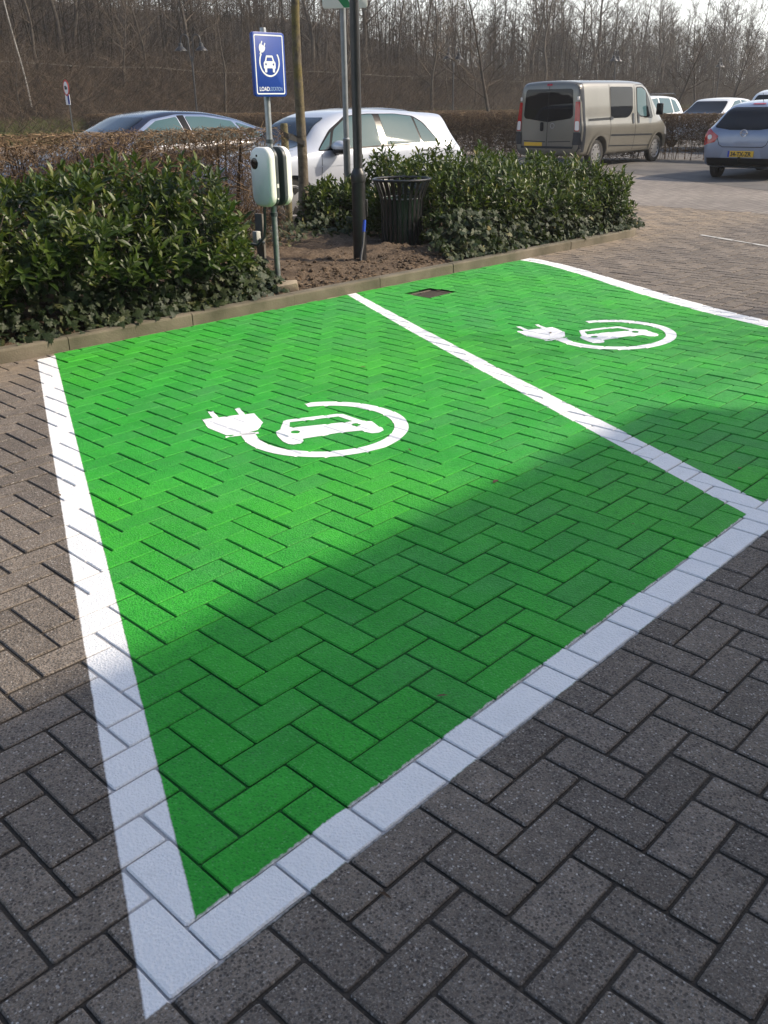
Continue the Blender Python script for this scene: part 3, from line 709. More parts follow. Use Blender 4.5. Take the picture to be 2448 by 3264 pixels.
def plug_pts(P): return [(-.070+p[0]*math.cos(R(-24))-p[1]*math.sin(R(-24)), cy+.098+p[0]*math.sin(R(-24))+p[1]*math.cos(R(-24))) for p in P]
ring = [arc(0, cy, .092, .104, 143, 395, 40)]
parts = [sheetpoly(L, .0288, 'q', MSIGNW, pan) for L in (
    ring, [plug_pts(rpoly([(-.030,.022),(.030,.022),(.030,-.008),(.014,-.030),(-.014,-.030),(-.030,-.008)], .008))],
    [plug_pts([(-.021,.0225),(-.011,.0225),(-.011,.046),(-.021,.046)])], [plug_pts([(.011,.0225),(.021,.0225),(.021,.046),(.011,.046)])],
    [plug_pts([(-.006,-.0305),(.006,-.0305),(.006,-.05),(-.006,-.05)])],
    [[(x, y+cy) for x, y in rpoly([(-.033,.048),(.033,.048),(.046,.010),(.060,-.002),(.060,-.042),(.051,-.046),(.051,-.072),(.029,-.072),(.029,-.042),(-.029,-.042),(-.029,-.072),(-.051,-.072),(-.051,-.046),(-.060,-.042),(-.060,-.002),(-.046,.010)], .007)],
     [(-.025,cy+.034),(-.033,cy+.008),(.033,cy+.008),(.025,cy+.034)], circ(-.038, cy-.015, .0085, 12), circ(.038, cy-.015, .0085, 12)])]
merge_meshes(parts, 'car_and_plug_symbol', pan, MSIGNW)
def text_mesh(s, size, M, name, m, parent, bold=0.0, align='LEFT', sx=1.0):
    cu = bpy.data.curves.new('t', 'FONT'); cu.body = s; cu.size = size; cu.offset = bold; cu.align_x = align; cu.fill_mode = 'FRONT'
    o_ = bpy.data.objects.new('t', cu); COL.objects.link(o_); dg = bpy.context.evaluated_depsgraph_get()
    me_ = bpy.data.meshes.new_from_object(o_.evaluated_get(dg)); bpy.data.objects.remove(o_); bpy.data.curves.remove(cu)
    wdt = max(v.co.x for v in me_.vertices)
    me_.transform(M @ Matrix.Scale(sx, 4, (1, 0, 0))); me_.materials.clear()
    return obj(name, me_, m, parent), wdt*sx
MT = SM @ Matrix.Translation((-.118, -.186, .0290))
_, w1 = text_mesh('LOAD', .042, MT, 'lettering', MSIGNW, pan, .0007, sx=.90)
text_mesh('LOCATION', .042, SM @ Matrix.Translation((-.118+w1+.001, -.186, .0290)), 'lettering', mat('pale blue lettering', (.35,.50,.72), None, .4), pan, -.0004, sx=.62)
# paving stone lying at the post foot
t = thing('paving_stone', 'loose broken concrete stone lying at the foot of the charging post', 'stone', (-.80, 7.66, .125), R(20))
MB().prism([(-.10,-.05),(.09,-.07),(.11,.02),(.02,.07),(-.11,.05)], -.05, .02).build('block', mat('pale stone', (.26,.21,.15), (.34,.28,.20), .9, scale=20, bump=.4), t, bevel=.006, rot=(R(6), R(-8), 0))
# junction box on a small board left of the post
t = thing('junction_box', 'small pale cable junction box on a wooden stub half hidden by ivy', 'junction box', (-1.06, 8.15, .1), YAW)
MB().box((.02, .0, .24), (.022, .10, .62)).build('board', mat('weathered board', (.10,.09,.08), (.15,.14,.12), .85, scale=10), t, bevel=.003)
bx = MB().box((-.03, -.01, .36), (.05, .06, .10)).build('housing', mat('dull white plastic', (.42,.42,.40), None, .5), t, bevel=.008)
MB().path([(-.03, -.045, .34), (-.02, -.09, .31)], .016, 10).build('gland', MGREY, bx)

# grey sign post with cream panel and green arrow
gp = thing('sign_post', 'grey steel post with a cream arrow sign behind the black lamp post', 'sign', (-.40, 12.1, .05), 0)
MB().lathe([(.043,-.2),(.043,1.03),(.046,1.035),(.046,1.06),(.034,1.075),(.034,2.9)], 18).build('pole', mat('dull grey steel', (.17,.185,.195), (.24,.26,.27), .5, .5, scale=10), gp)
PM = Matrix.Translation((.0, -.05, 2.73)) @ Matrix.Rotation(R(-4), 4, 'Z') @ Matrix(((1,0,0,0),(0,0,-1,0),(0,1,0,0),(0,0,0,1)))
pn = MB().prism(rrect(.53, .50, .03, 6, .03, 0), 0, .014, PM).build('sign_panel', mat('cream sign face', (.72,.71,.62), None, .45), gp, bevel=.002)
sheetpoly([[(-.19,0),(-.02,.17),(.07,.17),(-.10,0),(.07,-.17),(.11,-.245),(.02,-.245),(-.06,-.15)]], .0146, 'arrow', mat('green sign arrow', (.01,.20,.06), None, .45), pn, PM @ Matrix.Translation((.0, .0, 0)))

# no-lorries sign far left
ns = thing('traffic_sign', 'round red-rimmed no-lorries sign over a blue and white plate', 'road sign', (-12.49, 40, 0), R(-52))
MB().lathe([(.022,-.1),(.022,2.5)], 10).build('pole', MDOT if False else MGREY, ns)
NM_ = Matrix.Translation((0, -.035, 2.26)) @ Matrix(((1,0,0,0),(0,0,-1,0),(0,1,0,0),(0,0,0,1)))
MRED = mat('red sign sheeting', (.42,.02,.02), None, .4); MBLK = mat('black sheeting', (.012,.012,.012), None, .5)
d = MB().prism(circ(0, 0, .30, 32), 0, .012, NM_).build('disc', MRED, ns)
sheetpoly([circ(0, 0, .235, 32)], .0135, 'white_field', MSIGNW, d, NM_)
sheetpoly([[(-.15,-.06),(.03,-.06),(.03,.08),(-.15,.08)]], .0155, 'lorry_symbol', MBLK, d, NM_); sheetpoly([[(.04,-.06),(.13,-.06),(.13,.0),(.10,.05),(.04,.05)]], .0155, 'lorry_symbol', MBLK, d, NM_)
pl_ = MB().box((0, -.035, 1.83), (.46, .012, .38)).build('plate', MSIGNW, ns)
sheetpoly([[(.0,-.17),(.21,-.17),(.21,.17),(.0,.17)]], .0075, 'blue_field', MSIGNB, pl_, Matrix.Translation((0, -.035, 1.83)) @ Matrix(((1,0,0,0),(0,0,-1,0),(0,1,0,0),(0,0,0,1))))

# litter bin
lb = thing('litter_bin', 'black slatted metal litter bin with flared rim beside the lamp post', 'litter bin', (.24, 10.08, .09), 0)
def binr(z): return .218+.012*z/.5+(.070*max(0, (z-.44)/.24)**1.6)
mb = MB()
for i in range(26):
    a = 2*PI*i/26; vs = []; zs = [.0,.12,.25,.38,.44,.50,.55,.60,.64,.68]
    for z in zs:
        r_ = binr(z); wd = .017+.004*max(0, (z-.44)/.24)
        for sx, dr in ((-1,0),(1,0),(1,-.006),(-1,-.006)):
            x, y = r_+dr, sx*wd; vs.append((x*math.cos(a)-y*math.sin(a), x*math.sin(a)+y*math.cos(a), z))
    fs = [(i2*4+j, i2*4+(j+1) % 4, i2*4+4+(j+1) % 4, i2*4+4+j) for i2 in range(len(zs)-1) for j in range(4)]
    mb.add(vs, fs)
mb.build('slats', MBLACK, lb)
tor = lambda R_, z, r_: MB().path([(R_*math.cos(2*PI*k/40), R_*math.sin(2*PI*k/40), z) for k in range(41)], r_, 10, False)
tor(.302, .685, .014).build('rim', MBLACK, lb); tor(.224, .02, .012).build('base_ring', MBLACK, lb)
ln = MB().lathe([(.195,.03),(.208,.50),(.200,.50),(.188,.05)], 28, caps=False).build('liner', mat('dark green liner', (.012,.040,.022), (.02,.060,.034), .35), lb)
tor(.206, .50, .007).build('liner_rim', mat('grey liner rim', (.25,.26,.27), None, .35, .5), ln)
# ------------------------------------------------------------------ vehicles: x forward from the rear bumper, y left, z up
def paint(name, c, metal=.35, rough=.32, coat=.8):
    t = NT(name); co = t.coord(); n = t.noise(co, 3, 4)
    col = t.mix(t.rng(n, .35, .65), c, tuple(x*.93 for x in c)); dirt = t.rng(t.n('ShaderNodeSeparateXYZ').outputs[2], 0, 1)
    sx = t.n('ShaderNodeSeparateXYZ'); t.set(sx.inputs[0], co)
    dz = t.mul(t.rng(sx.outputs[2], .75, .15, 0, .45), t.rng(t.noise(co, 9, 4), .3, .7, .4, 1))
    col = t.mix(dz, col, (.16,.14,.12)); m = t.fin(col, t.rng(dz, 0, .4, rough, .6), metal, .5, t.rng(dz, 0, .3, coat, 0)); t.b.inputs['Coat Roughness'].default_value = .06; return m
def glass(name, c, sp=.5): t = NT(name); return t.fin(c, .02, 0, sp, 0)
MSILV = paint('silver car paint', (.47,.50,.56), .15, .30); MBEIGE = paint('beige metallic paint', (.170,.163,.138), .35, .36)
MICE = paint('light blue metallic paint', (.185,.225,.315), .3, .34); MNAVY = paint('dark navy paint', (.012,.015,.035), .2, .25)
MCARW = paint('white car paint', (.68,.68,.67), 0, .3); MCARB = paint('dark blue car paint', (.03,.035,.055), .3, .3)
MGLD = glass('dark tinted glass', (.006,.007,.009), .3); MGLT = glass('glass with painted teal reflection', (.050,.100,.112), .3); MGLB = glass('windscreen glass', (.012,.016,.022))  # teal glass carries the reflected sky in its base colour
MTYRE = mat('tyre rubber', (.012,.012,.012), (.022,.021,.020), .8, scale=20); MRIM = mat('wheel rim', (.32,.32,.33), (.40,.40,.41), .35, .7)
MPLAST = mat('black car plastic', (.009,.009,.010), (.014,.014,.015), .14, spec=.2); MSEAM = mat('seam shadow gap', (.006,.006,.006), None, .8)
MREDL = mat('red lamp lens', (.33,.008,.010), (.40,.012,.014), .12, coat=.5); MCLEAR = mat('clear lamp lens', (.62,.60,.58), None, .12, coat=.5)
MCHROME = mat('chrome', (.65,.66,.68), None, .08, 1.0); MYEL = mat('yellow plate', (.62,.36,.015), (.66,.40,.02), .4); MWELL = mat('wheel well', (.006,.006,.006), None, .9)
MDGREY = mat('dark grey trim', (.022,.026,.032), (.032,.036,.044), .3, spec=.2)
def hermite(xs, ys, q):
    xs = np.array(xs, float); ys = np.array(ys, float); d = np.diff(ys)/np.diff(xs); m = np.zeros(len(xs)); m[0], m[-1] = d[0], d[-1]
    for i in range(1, len(xs)-1): m[i] = 0 if d[i-1]*d[i] <= 0 else 2*d[i-1]*d[i]/(d[i-1]+d[i])
    i = np.clip(np.searchsorted(xs, q)-1, 0, len(xs)-2); h = xs[i+1]-xs[i]; t = (q-xs[i])/h
    return ys[i]*(2*t**3-3*t**2+1)+m[i]*h*(t**3-2*t**2+t)+ys[i+1]*(-2*t**3+3*t**2)+m[i+1]*h*(t**3-t**2)
def body_mesh(S, n=90, tumble=.06, round_=.8, side=None):
    """S rows: x, z bottom, z shoulder, z top, half width shoulder, half width top"""
    S = np.array(S, float); q = np.concatenate([np.linspace(S[0,0], S[-1,0], n), S[:,0]]); q = np.unique(np.round(q, 4))
    q = q[np.concatenate([[True], np.diff(q) > .004])]
    C = [hermite(S[:,0], S[:,j], q) for j in range(1, 6)]; V = []; m = None
    for i in range(len(q)):
        zb, zs, zt, ws, wt = [c[i] for c in C]; zt = max(zt, zs+.012); h = zs-zb
        P = [(0,zb),(ws*.55,zb),(ws*.86,zb+.01),(ws*.945,zb+.06*min(1,h/.3)),(ws*.975,zb+.30*h),(ws*.998,zb+.58*h),(ws*1.0,zb+.74*h),(ws*.992,zb+.88*h),(ws*.965,zs)]
        hh = zt-zs; a = ws*.965; b = wt
        P += [(a+(b-a)*.30, zs+hh*.32),(a+(b-a)*.60, zs+hh*.62),(a+(b-a)*.86, zs+hh*.86),(b*.955, zs+hh*.955),(b*.84, zs+hh*.99),(b*.5, zs+hh*1.0+.012),(0, zs+hh+.018)]
        # densify
        R_ = []
        for p, r in zip(P, P[1:]):
            for t in (0, .34, .67): R_.append((p[0]+(r[0]-p[0])*t, p[1]+(r[1]-p[1])*t))
        R_.append(P[-1]); R_ = np.array(R_)
        for _ in range(2): R_[1:-1] = .25*R_[:-2]+.5*R_[1:-1]+.25*R_[2:]
        full = [(q[i], y, z) for y, z in R_]+[(q[i], -y, z) for y, z in R_[-2:0:-1]]
        m = len(full); V += full
    F = [(i*m+j, i*m+(j+1) % m, (i+1)*m+(j+1) % m, (i+1)*m+j) for i in range(len(q)-1) for j in range(m)]
    F += [tuple(range(m-1, -1, -1)), tuple((len(q)-1)*m+j for j in range(m))]
    me_ = bpy.data.meshes.new('body'); me_.from_pydata([tuple(map(float, p)) for p in V], [], F)
    b = bmesh.new(); b.from_mesh(me_); bmesh.ops.recalc_face_normals(b, faces=b.faces); b.to_mesh(me_); b.free()
    return me_
def cut_wells(me_, wells):
    """cylindrical wheel wells cut into the closed body"""
    o = bpy.data.objects.new('b', me_); COL.objects.link(o); me_.materials.append(None); me_.materials.append(MWELL)
    mb = MB()
    for x, z, r, y0, y1 in wells:
        for s in (-1, 1): mb.lathe([(r, s*y0), (r, s*y1)], 36, Matrix.Translation((x, 0, z)) @ Matrix.Rotation(PI/2, 4, 'X'))
    cm = mb.mesh('cut', smooth=False); cm.materials.append(MWELL)
    for p in cm.polygons: p.material_index = 0
    c = bpy.data.objects.new('c', cm); COL.objects.link(c)
    md = o.modifiers.new('b', 'BOOLEAN'); md.object = c; md.operation = 'DIFFERENCE'; md.solver = 'EXACT'; md.material_mode = 'TRANSFER'
    bpy.context.view_layer.update(); dg = bpy.context.evaluated_depsgraph_get(); out = bpy.data.meshes.new_from_object(o.evaluated_get(dg))
    bpy.data.objects.remove(o); bpy.data.objects.remove(c)
    return out
class Car:
    def __init__(s, name, label, cat, stations, pnt, wells, group=None, ang=45, n=90):
        s.root = thing(name, label, cat, (0,0,0), 0, group); me0 = body_mesh(stations, n)
        b = bmesh.new(); b.from_mesh(me0); s.bvh = BVHTree.FromBMesh(b); b.free()
        s.paint = pnt; me_ = cut_wells(me0, wells) if wells else me0
        me_.materials.clear(); me_.materials.append(pnt); me_.materials.append(MWELL)
        me_.polygons.foreach_set('use_smooth', [True]*len(me_.polygons)); me_.set_sharp_from_angle(angle=R(ang))
        s.body = obj('body', me_, None, s.root)
    def hit(s, axis, a, b):
        if axis == 'L': o, d = Vector((a, 3, b)), Vector((0,-1,0))
        elif axis == 'R': o, d = Vector((a, -3, b)), Vector((0,1,0))
        elif axis == 'B': o, d = Vector((-2, a, b)), Vector((1,0,0))
        elif axis == 'F': o, d = Vector((9, a, b)), Vector((-1,0,0))
        else: o, d = Vector((a, b, 4)), Vector((0,0,-1))
        p, n, i, t = s.bvh.ray_cast(o, d)
        return (p, n) if p is not None else (None, d*-1)
    def patch(s, axis, loops, name, m, parent=None, off=.004, cut=.07):
        xs = [p[0] for p in loops[0]]; ys = [p[1] for p in loops[0]]
        b = flat_bm(loops, np.arange(min(xs)+.01, max(xs), cut), np.arange(min(ys)+.01, max(ys), cut))
        bad = []
        for v in b.verts:
            p, n = s.hit(axis, v.co.x, v.co.y)
            if p is None: bad.append(v); continue
            v.co = p+n*off
        if bad: bmesh.ops.delete(b, geom=bad, context='VERTS')
        # outward orientation
        b.normal_update(); ref = {'L': Vector((0,1,0)), 'R': Vector((0,-1,0)), 'B': Vector((-1,0,0)), 'F': Vector((1,0,0)), 'T': Vector((0,0,1))}[axis]
        for f in b.faces:
            if f.normal.dot(ref) < 0: f.normal_flip()
        me_ = bpy.data.meshes.new(name); b.to_mesh(me_); b.free(); me_.polygons.foreach_set('use_smooth', [True]*len(me_.polygons))
        return obj(name, me_, m, parent or s.root)
    def line(s, axis, pts, w, name, m, parent=None, off=.003):
        L = []; Rr = []
        for i, p in enumerate(pts):
            a = Vector(pts[max(0, i-1)]); b = Vector(pts[min(len(pts)-1, i+1)]); d = (b-a).normalized(); n = Vector((-d.y, d.x))*w/2
            L.append((p[0]+n.x, p[1]+n.y)); Rr.append((p[0]-n.x, p[1]-n.y))
        return s.patch(axis, [L+Rr[::-1]], name, m, parent, off)
    def wheel(s, x, y, r, w, rim='alloy', name='wheel'):
        sg = 1 if y > 0 else -1; M = Matrix.Translation((x, y, r)) @ Matrix.Rotation(-sg*PI/2, 4, 'X')   # local z -> outward
        rr = r*.66
        ty = MB().lathe([(rr,-w*.5),(r*.93,-w*.5),(r,-w*.36),(r,w*.10),(r*.965,w*.16),(r*.86,w*.20),(rr*1.02,w*.17),(rr,.0)], 36, M, caps=False).build(name, MTYRE, s.root)
        mb = MB().lathe([(rr*1.01,w*.15),(rr*.97,w*.16),(rr*.93,w*.10),(rr*.55,w*.13),(rr*.28,w*.15),(.001,w*.16)], 32, M, caps=False)
        nf = len(mb.f); k = 10 if rim == 'steel' else 5
        for i in range(k):
            a = 2*PI*i/k
            if rim == 'steel': pts = [(rr*.72*math.cos(a)+rr*.085*math.cos(t), rr*.72*math.sin(a)+rr*.085*math.sin(t)) for t in np.linspace(0, 2*PI, 10, endpoint=False)]
            else:
                a0, a1 = a+.22, a+2*PI/k-.22; pts = [(rr*.86*math.cos(a0), rr*.86*math.sin(a0)), (rr*.88*math.cos((a0+a1)/2), rr*.88*math.sin((a0+a1)/2)), (rr*.86*math.cos(a1), rr*.86*math.sin(a1)), (rr*.36*math.cos((a0+a1)/2), rr*.36*math.sin((a0+a1)/2))]
            mb.prism(pts, w*.10, w*.150, M)
        ri = mb.build('rim', [MRIM, MWELL], ty)
        for p in ri.data.polygons[nf:]: p.material_index = 1
        return ty
    def mirror(s, x, y, z, m, sc=1.0):
        sg = 1 if y > 0 else -1
        a = MB().path([(x-.02, y-sg*.16*sc, z-.05*sc), (x, y-sg*.05*sc, z-.04*sc)], [.03*sc, .035*sc], 10).build('mirror_arm', MPLAST, s.root)
        MB().ell((x, y, z+.012*sc), (.078*sc, .135*sc, .060*sc)).build('mirror', m, a); MB().ell((x, y, z-.022*sc), (.073*sc, .130*sc, .045*sc)).build('mirror_base', MPLAST, a)
        MB().ell((x-.028*sc, y, z-.004), (.055*sc, .112*sc, .060*sc)).build('mirror_glass', MGLD, a)
    def place(s, x, y, hd, z=0.0, sc=1.0):
        s.root.location = (x, y, z); s.root.rotation_euler = (0, 0, R(hd)); s.root.scale = (sc,)*3; return s
def both(P, W_): return [(L-x, z) for x, z in P]

# ---- silver hatchback (seen from its left side)
SG = [(0,.40,.60,.75,.72,.60),(.03,.33,.70,.90,.80,.62),(.12,.26,.84,1.02,.855,.60),(.24,.22,.93,1.19,.88,.58),(.33,.21,.96,1.345,.89,.57),(.37,.21,.975,1.392,.892,.568),(.70,.20,.985,1.415,.90,.575),(1.3,.19,.975,1.455,.90,.60),(1.9,.19,.965,1.468,.90,.61),(2.3,.19,.955,1.445,.90,.60),(2.75,.19,.945,1.30,.90,.60),(3.08,.19,.93,1.035,.895,.66),(3.35,.20,.90,.965,.885,.70),(3.8,.21,.83,.885,.86,.68),(4.05,.23,.74,.79,.80,.62),(4.18,.28,.64,.68,.70,.5),(4.25,.36,.56,.58,.50,.35)]
g = Car('parked_car', 'silver white five-door hatchback parked behind the young tree and lamp post', 'car', SG, MSILV, [(.76,.31,.345,.62,1.2),(3.39,.31,.345,.62,1.2)])
DLO = [(.66,1.00),(1.2,.985),(1.68,.978),(2.86,.955),(2.93,.965),(2.62,1.20),(2.30,1.375),(1.9,1.405),(1.35,1.395),(1.02,1.36),(.86,1.27)]
for ax in ('L', 'R'):
    g.patch(ax, [rpoly([(p[0]+(.0), p[1]) for p in [(.635,.985),(2.955,.945),(2.635,1.215),(2.31,1.388),(1.9,1.413),(1.35,1.405),(1.0,1.368),(.835,1.278)]], .05)], 'window_trim', MPLAST, off=.003)
    g.patch(ax, [rpoly([(1.80,.985),(2.72,.965),(2.56,1.215),(2.28,1.375),(1.9,1.400),(1.80,1.40)], .03)], 'side_window', MGLT, off=.007)
    g.patch(ax, [rpoly([(1.02,1.0),(1.68,.99),(1.68,1.40),(1.36,1.395),(1.05,1.36)], .02)], 'side_window', MGLT, off=.007)
    g.patch(ax, [rpoly([(.66,1.0),(.99,.998),(1.01,1.345),(.87,1.27)], .03)], 'side_window', MGLT, off=.007)
    g.patch(ax, [rpoly([(2.76,.962),(2.92,.958),(2.62,1.19)], .015)], 'side_window', MGLT, off=.007)
    g.line(ax, [(2.90,.93),(2.93,.6),(2.90,.34)], .008, 'door_gap', MSEAM); g.line(ax, [(1.74,.97),(1.76,.6),(1.74,.32)], .008, 'door_gap', MSEAM)
    g.line(ax, [(.72,.98),(.78,.80),(1.02,.66),(1.10,.34)], .008, 'door_gap', MSEAM); g.line(ax, [(.35,.80),(1.7,.775),(3.05,.745)], .012, 'crease', MPLAST if False else MSILV, off=.006)
    for x0 in (1.93, .98):
        h = g.patch(ax, [rpoly([(x0-.11,.845),(x0+.11,.84),(x0+.11,.875),(x0-.11,.88)], .015)], 'door_handle', MSILV, off=.032)
        g.patch(ax, [rpoly([(x0-.09,.825),(x0+.06,.82),(x0+.06,.895),(x0-.09,.90)], .03)], 'handle_recess', MSEAM, h, off=.004)
    g.patch(ax, [rpoly([(.015,.74),(.13,.78),(.14,.88),(.05,.90)], .02)], 'tail_lamp', MREDL, off=.006)
    g.line(ax, [(1.05,.27),(3.05,.27)], .06, 'sill', MPLAST, off=.006)
g.patch('F', [rpoly([(-.62,.985),(.62,.985),(.52,1.37),(-.52,1.37)], .06)], 'windscreen', MGLB, off=.006, cut=.05)
g.patch('B', [rpoly([(-.58,.98),(.58,.98),(.47,1.28),(-.47,1.28)], .06)], 'rear_window', MGLD, off=.006)
for y in (-.80, .80):
    g.wheel(.76, y, .315, .2); g.wheel(3.39, y, .315, .2)
g.mirror(2.66, 1.0, .985, MSILV, 1.35); g.mirror(2.66, -1.0, .985, MSILV, 1.35)
g.place(.88, 15.7, 219, 0, .975)

# ---- dark saloon with chrome window line
ST = [(0,.40,.70,.85,.78,.6),(.05,.32,.84,1.0,.86,.64),(.35,.24,.96,1.10,.93,.66),(.75,.22,.98,1.17,.95,.66),(1.3,.21,.985,1.335,.965,.62),(1.9,.2,.97,1.43,.965,.60),(2.4,.2,.955,1.445,.965,.60),(2.8,.2,.94,1.40,.965,.60),(3.3,.2,.92,1.20,.96,.62),(3.75,.2,.895,1.0,.95,.70),(4.2,.21,.84,.90,.93,.72),(4.7,.24,.70,.75,.85,.62),(4.92,.3,.58,.62,.65,.45),(4.97,.38,.5,.53,.4,.3)]
c = Car('parked_car', 'dark navy saloon with chrome window line behind the left hedge', 'car', ST, MNAVY, [(.85,.34,.37,.66,1.3),(3.81,.34,.37,.66,1.3)])
for ax in ('L', 'R'):
    c.patch(ax, [rpoly([(.70,1.02),(3.50,.93),(3.22,1.13),(2.85,1.33),(2.4,1.395),(1.9,1.385),(1.3,1.295),(.95,1.17)], .06)], 'window_chrome', MCHROME, off=.004)
    c.patch(ax, [rpoly([(2.36,.985),(3.40,.95),(3.16,1.115),(2.80,1.305),(2.42,1.36)], .03)], 'side_window', MGLT, off=.009)
    c.patch(ax, [rpoly([(1.28,1.02),(2.22,.99),(2.26,1.362),(1.9,1.352),(1.40,1.278)], .03)], 'side_window', MGLT, off=.009)
    c.patch(ax, [rpoly([(.86,1.035),(1.22,1.022),(1.34,1.262),(1.05,1.175)], .03)], 'side_window', MGLT, off=.009)
    c.patch(ax, [[(2.24,.985),(2.34,.98),(2.40,1.375),(2.28,1.378)]], 'door_pillar', MPLAST, off=.010)
    c.patch(ax, [rpoly([(.05,.80),(.5,.84),(.5,.92),(.08,.93)], .03)], 'tail_lamp', MREDL, off=.006)
c.patch('F', [rpoly([(-.70,.985),(.70,.985),(.56,1.36),(-.56,1.36)], .06)], 'windscreen', MGLB, off=.006, cut=.05)
c.patch('T', [rpoly([(.5,-.50),(1.45,-.50),(1.45,.50),(.5,.50)], .06)], 'rear_window', MGLD, off=.006)
for y in (-.86, .86): c.wheel(.85, y, .345, .22); c.wheel(3.81, y, .345, .22)
c.mirror(3.2, 1.05, .99, MNAVY); c.mirror(3.2, -1.05, .99, MNAVY)
c.place(-1.86, 17.4, 224, 0, 1.0)

# ---- beige van (rear and right side)
SV = [(0,.45,.90,1.70,.80,.66),(.015,.40,1.05,1.84,.90,.74),(.05,.34,1.08,1.90,.935,.77),(.12,.30,1.08,1.935,.95,.785),(.6,.28,1.08,1.955,.952,.79),(2.4,.27,1.08,1.965,.952,.79),(3.05,.27,1.07,1.945,.95,.785),(3.32,.27,1.06,1.86,.95,.775),(3.62,.27,1.04,1.66,.945,.76),(3.95,.28,1.02,1.38,.935,.76),(4.18,.29,.99,1.17,.92,.76),(4.45,.31,.88,1.0,.88,.72),(4.66,.33,.72,.82,.80,.62),(4.76,.38,.58,.64,.66,.5),(4.79,.45,.54,.56,.5,.4)]
v = Car('parked_van', 'beige panel van seen from behind with tinted rear doors and red lamps', 'van', SV, MBEIGE, [(.87,.33,.40,.66,1.3),(3.93,.33,.40,.66,1.3)], n=110)
for ax, sg in (('R', -1), ('L', 1)):
    v.patch(ax, [rpoly([(1.66,1.12),(1.95,1.12),(2.62,1.12),(2.70,1.13),(2.73,1.82),(1.62,1.82)], [.04,.0,.0,.10,.06,.05])] if False else [rpoly([(1.40,1.12),(2.25,1.12),(2.50,1.28),(2.52,1.82),(1.40,1.82)], [.03,.20,.15,.06,.04])], 'side_window', MGLD, off=.006)
    v.patch(ax, [rpoly([(2.70,1.82),(2.70,1.22),(2.86,1.13),(3.52,1.08),(3.60,1.12),(3.44,1.55),(3.22,1.76),(3.02,1.83)], [.06,.12,.10,.05,.05,.1,.08,.06])], 'door_window_frame', MPLAST, off=.004)
    v.patch(ax, [rpoly([(2.73,1.795),(2.73,1.25),(2.87,1.16),(3.22,1.13),(3.22,1.72),(3.00,1.80)], .05)], 'door_window', MGLT if ax == 'R' else MGLD, off=.008)
    v.patch(ax, [rpoly([(3.26,1.12),(3.50,1.11),(3.41,1.50),(3.26,1.69)], .04)], 'quarter_window', MGLD, off=.008)
    v.line(ax, [(.34,1.10),(1.37,1.115)], .05, 'sliding_rail', MPLAST, off=.012); v.patch(ax, [rpoly([(1.33,1.08),(1.48,1.085),(1.48,1.155),(1.33,1.15)], .03)], 'rail_end', MDGREY, off=.02)
    for xs in ([(1.37,1.87),(1.36,1.1),(1.37,.42)], [(2.60,1.90),(2.615,1.1),(2.60,.36)]): v.line(ax, xs, .014, 'door_gap', MSEAM)
    v.line(ax, [(2.66,1.86),(3.06,1.88),(3.32,1.80),(3.56,1.52),(3.72,1.14)], .012, 'door_gap', MSEAM)
    v.line(ax, [(1.40,.74),(3.55,.70)], .035, 'rubbing_strip', MPLAST if False else MDGREY, off=.008)
    v.line(ax, [(1.34,.50),(3.50,.44)], .022, 'sill_line', MDGREY, off=.006); v.line(ax, [(1.30,.31),(3.46,.30)], .05, 'sill', MPLAST, off=.006)
    for x0 in (2.50, 2.77): v.patch(ax, [rpoly([(x0-.045,.98),(x0+.045,.98),(x0+.045,1.22),(x0-.045,1.22)], .04)], 'door_handle', MDGREY, off=.014)
    for xw in (.87, 3.93): v.line(ax, [(xw+.445*math.cos(a), .33+.445*math.sin(a)) for a in np.linspace(.02, PI-.02, 20)], .07, 'wheel_arch', MBEIGE, off=.022)
    v.patch(ax, [rpoly([(.02,.40),(.04,1.88),(.20,1.90),(.19,.86),(.21,.40)], .03)], 'corner_trim', MDGREY, off=.004)
    v.patch(ax, [rpoly([(4.30,.70),(4.62,.62),(4.60,.76),(4.36,.92)], .04)], 'headlight', MCLEAR, off=.006)
v.patch('B', [rpoly([(-.69,1.20),(-.64,1.14),(0,1.06),(.64,1.14),(.69,1.20),(.65,1.74),(.60,1.78),(-.60,1.78),(-.65,1.74)], .05)], 'rear_window', MGLD, off=.007)
for sg in (-1, 1):
    l = v.patch('B', [rpoly([(sg*.755,.86),(sg*.885,.86),(sg*.835,1.50),(sg*.735,1.50)], .03)], 'tail_lamp', MREDL, off=.014); v.patch('B', [rpoly([(sg*.768,.88),(sg*.875,.88),(sg*.860,1.08),(sg*.762,1.08)], .03)], 'reversing_lens', MCLEAR, l, off=.018)
    v.patch('B', [rpoly([(sg*.72,.56),(sg*.93,.56),(sg*.90,.84),(sg*.75,.84)], .03)], 'bumper_corner', MDGREY, off=.02)
    for z in (.80, 1.57): MB().box((.03, sg*.79, z), (.05, .05, .08)).build('hinge', MRIM if False else MCLEAR, v.root, bevel=.008)
v.line('B', [(0,.46),(0,1.86)], .014, 'door_gap', MSEAM, off=.009); v.line('B', [(-.73,.50),(.73,.50)], .05, 'bumper', MDGREY, off=.015)
for sg in (-1, 1): v.line('B', [(sg*.735,.50),(sg*.735,.84)], .012, 'door_gap', MSEAM); v.line('B', [(sg*.03,.62),(sg*.66,.64)], .018, 'door_crease', MDGREY, off=.004)
v.patch('B', [rpoly([(.11,.86),(.20,.86),(.20,1.06),(.11,1.06)], .03)], 'door_handle', MPLAST, off=.016)
MB().path([(-.012+.0*k, -.14+.055*math.cos(2*PI*k/24), .98+.055*math.sin(2*PI*k/24)) for k in range(25)], .006, 6, False).build('round_emblem', MRIM, v.root)
v.patch('B', [rpoly([(-.07,1.845),(.07,1.845),(.07,1.885),(-.07,1.885)], .01)], 'brake_lamp', MREDL, off=.02)
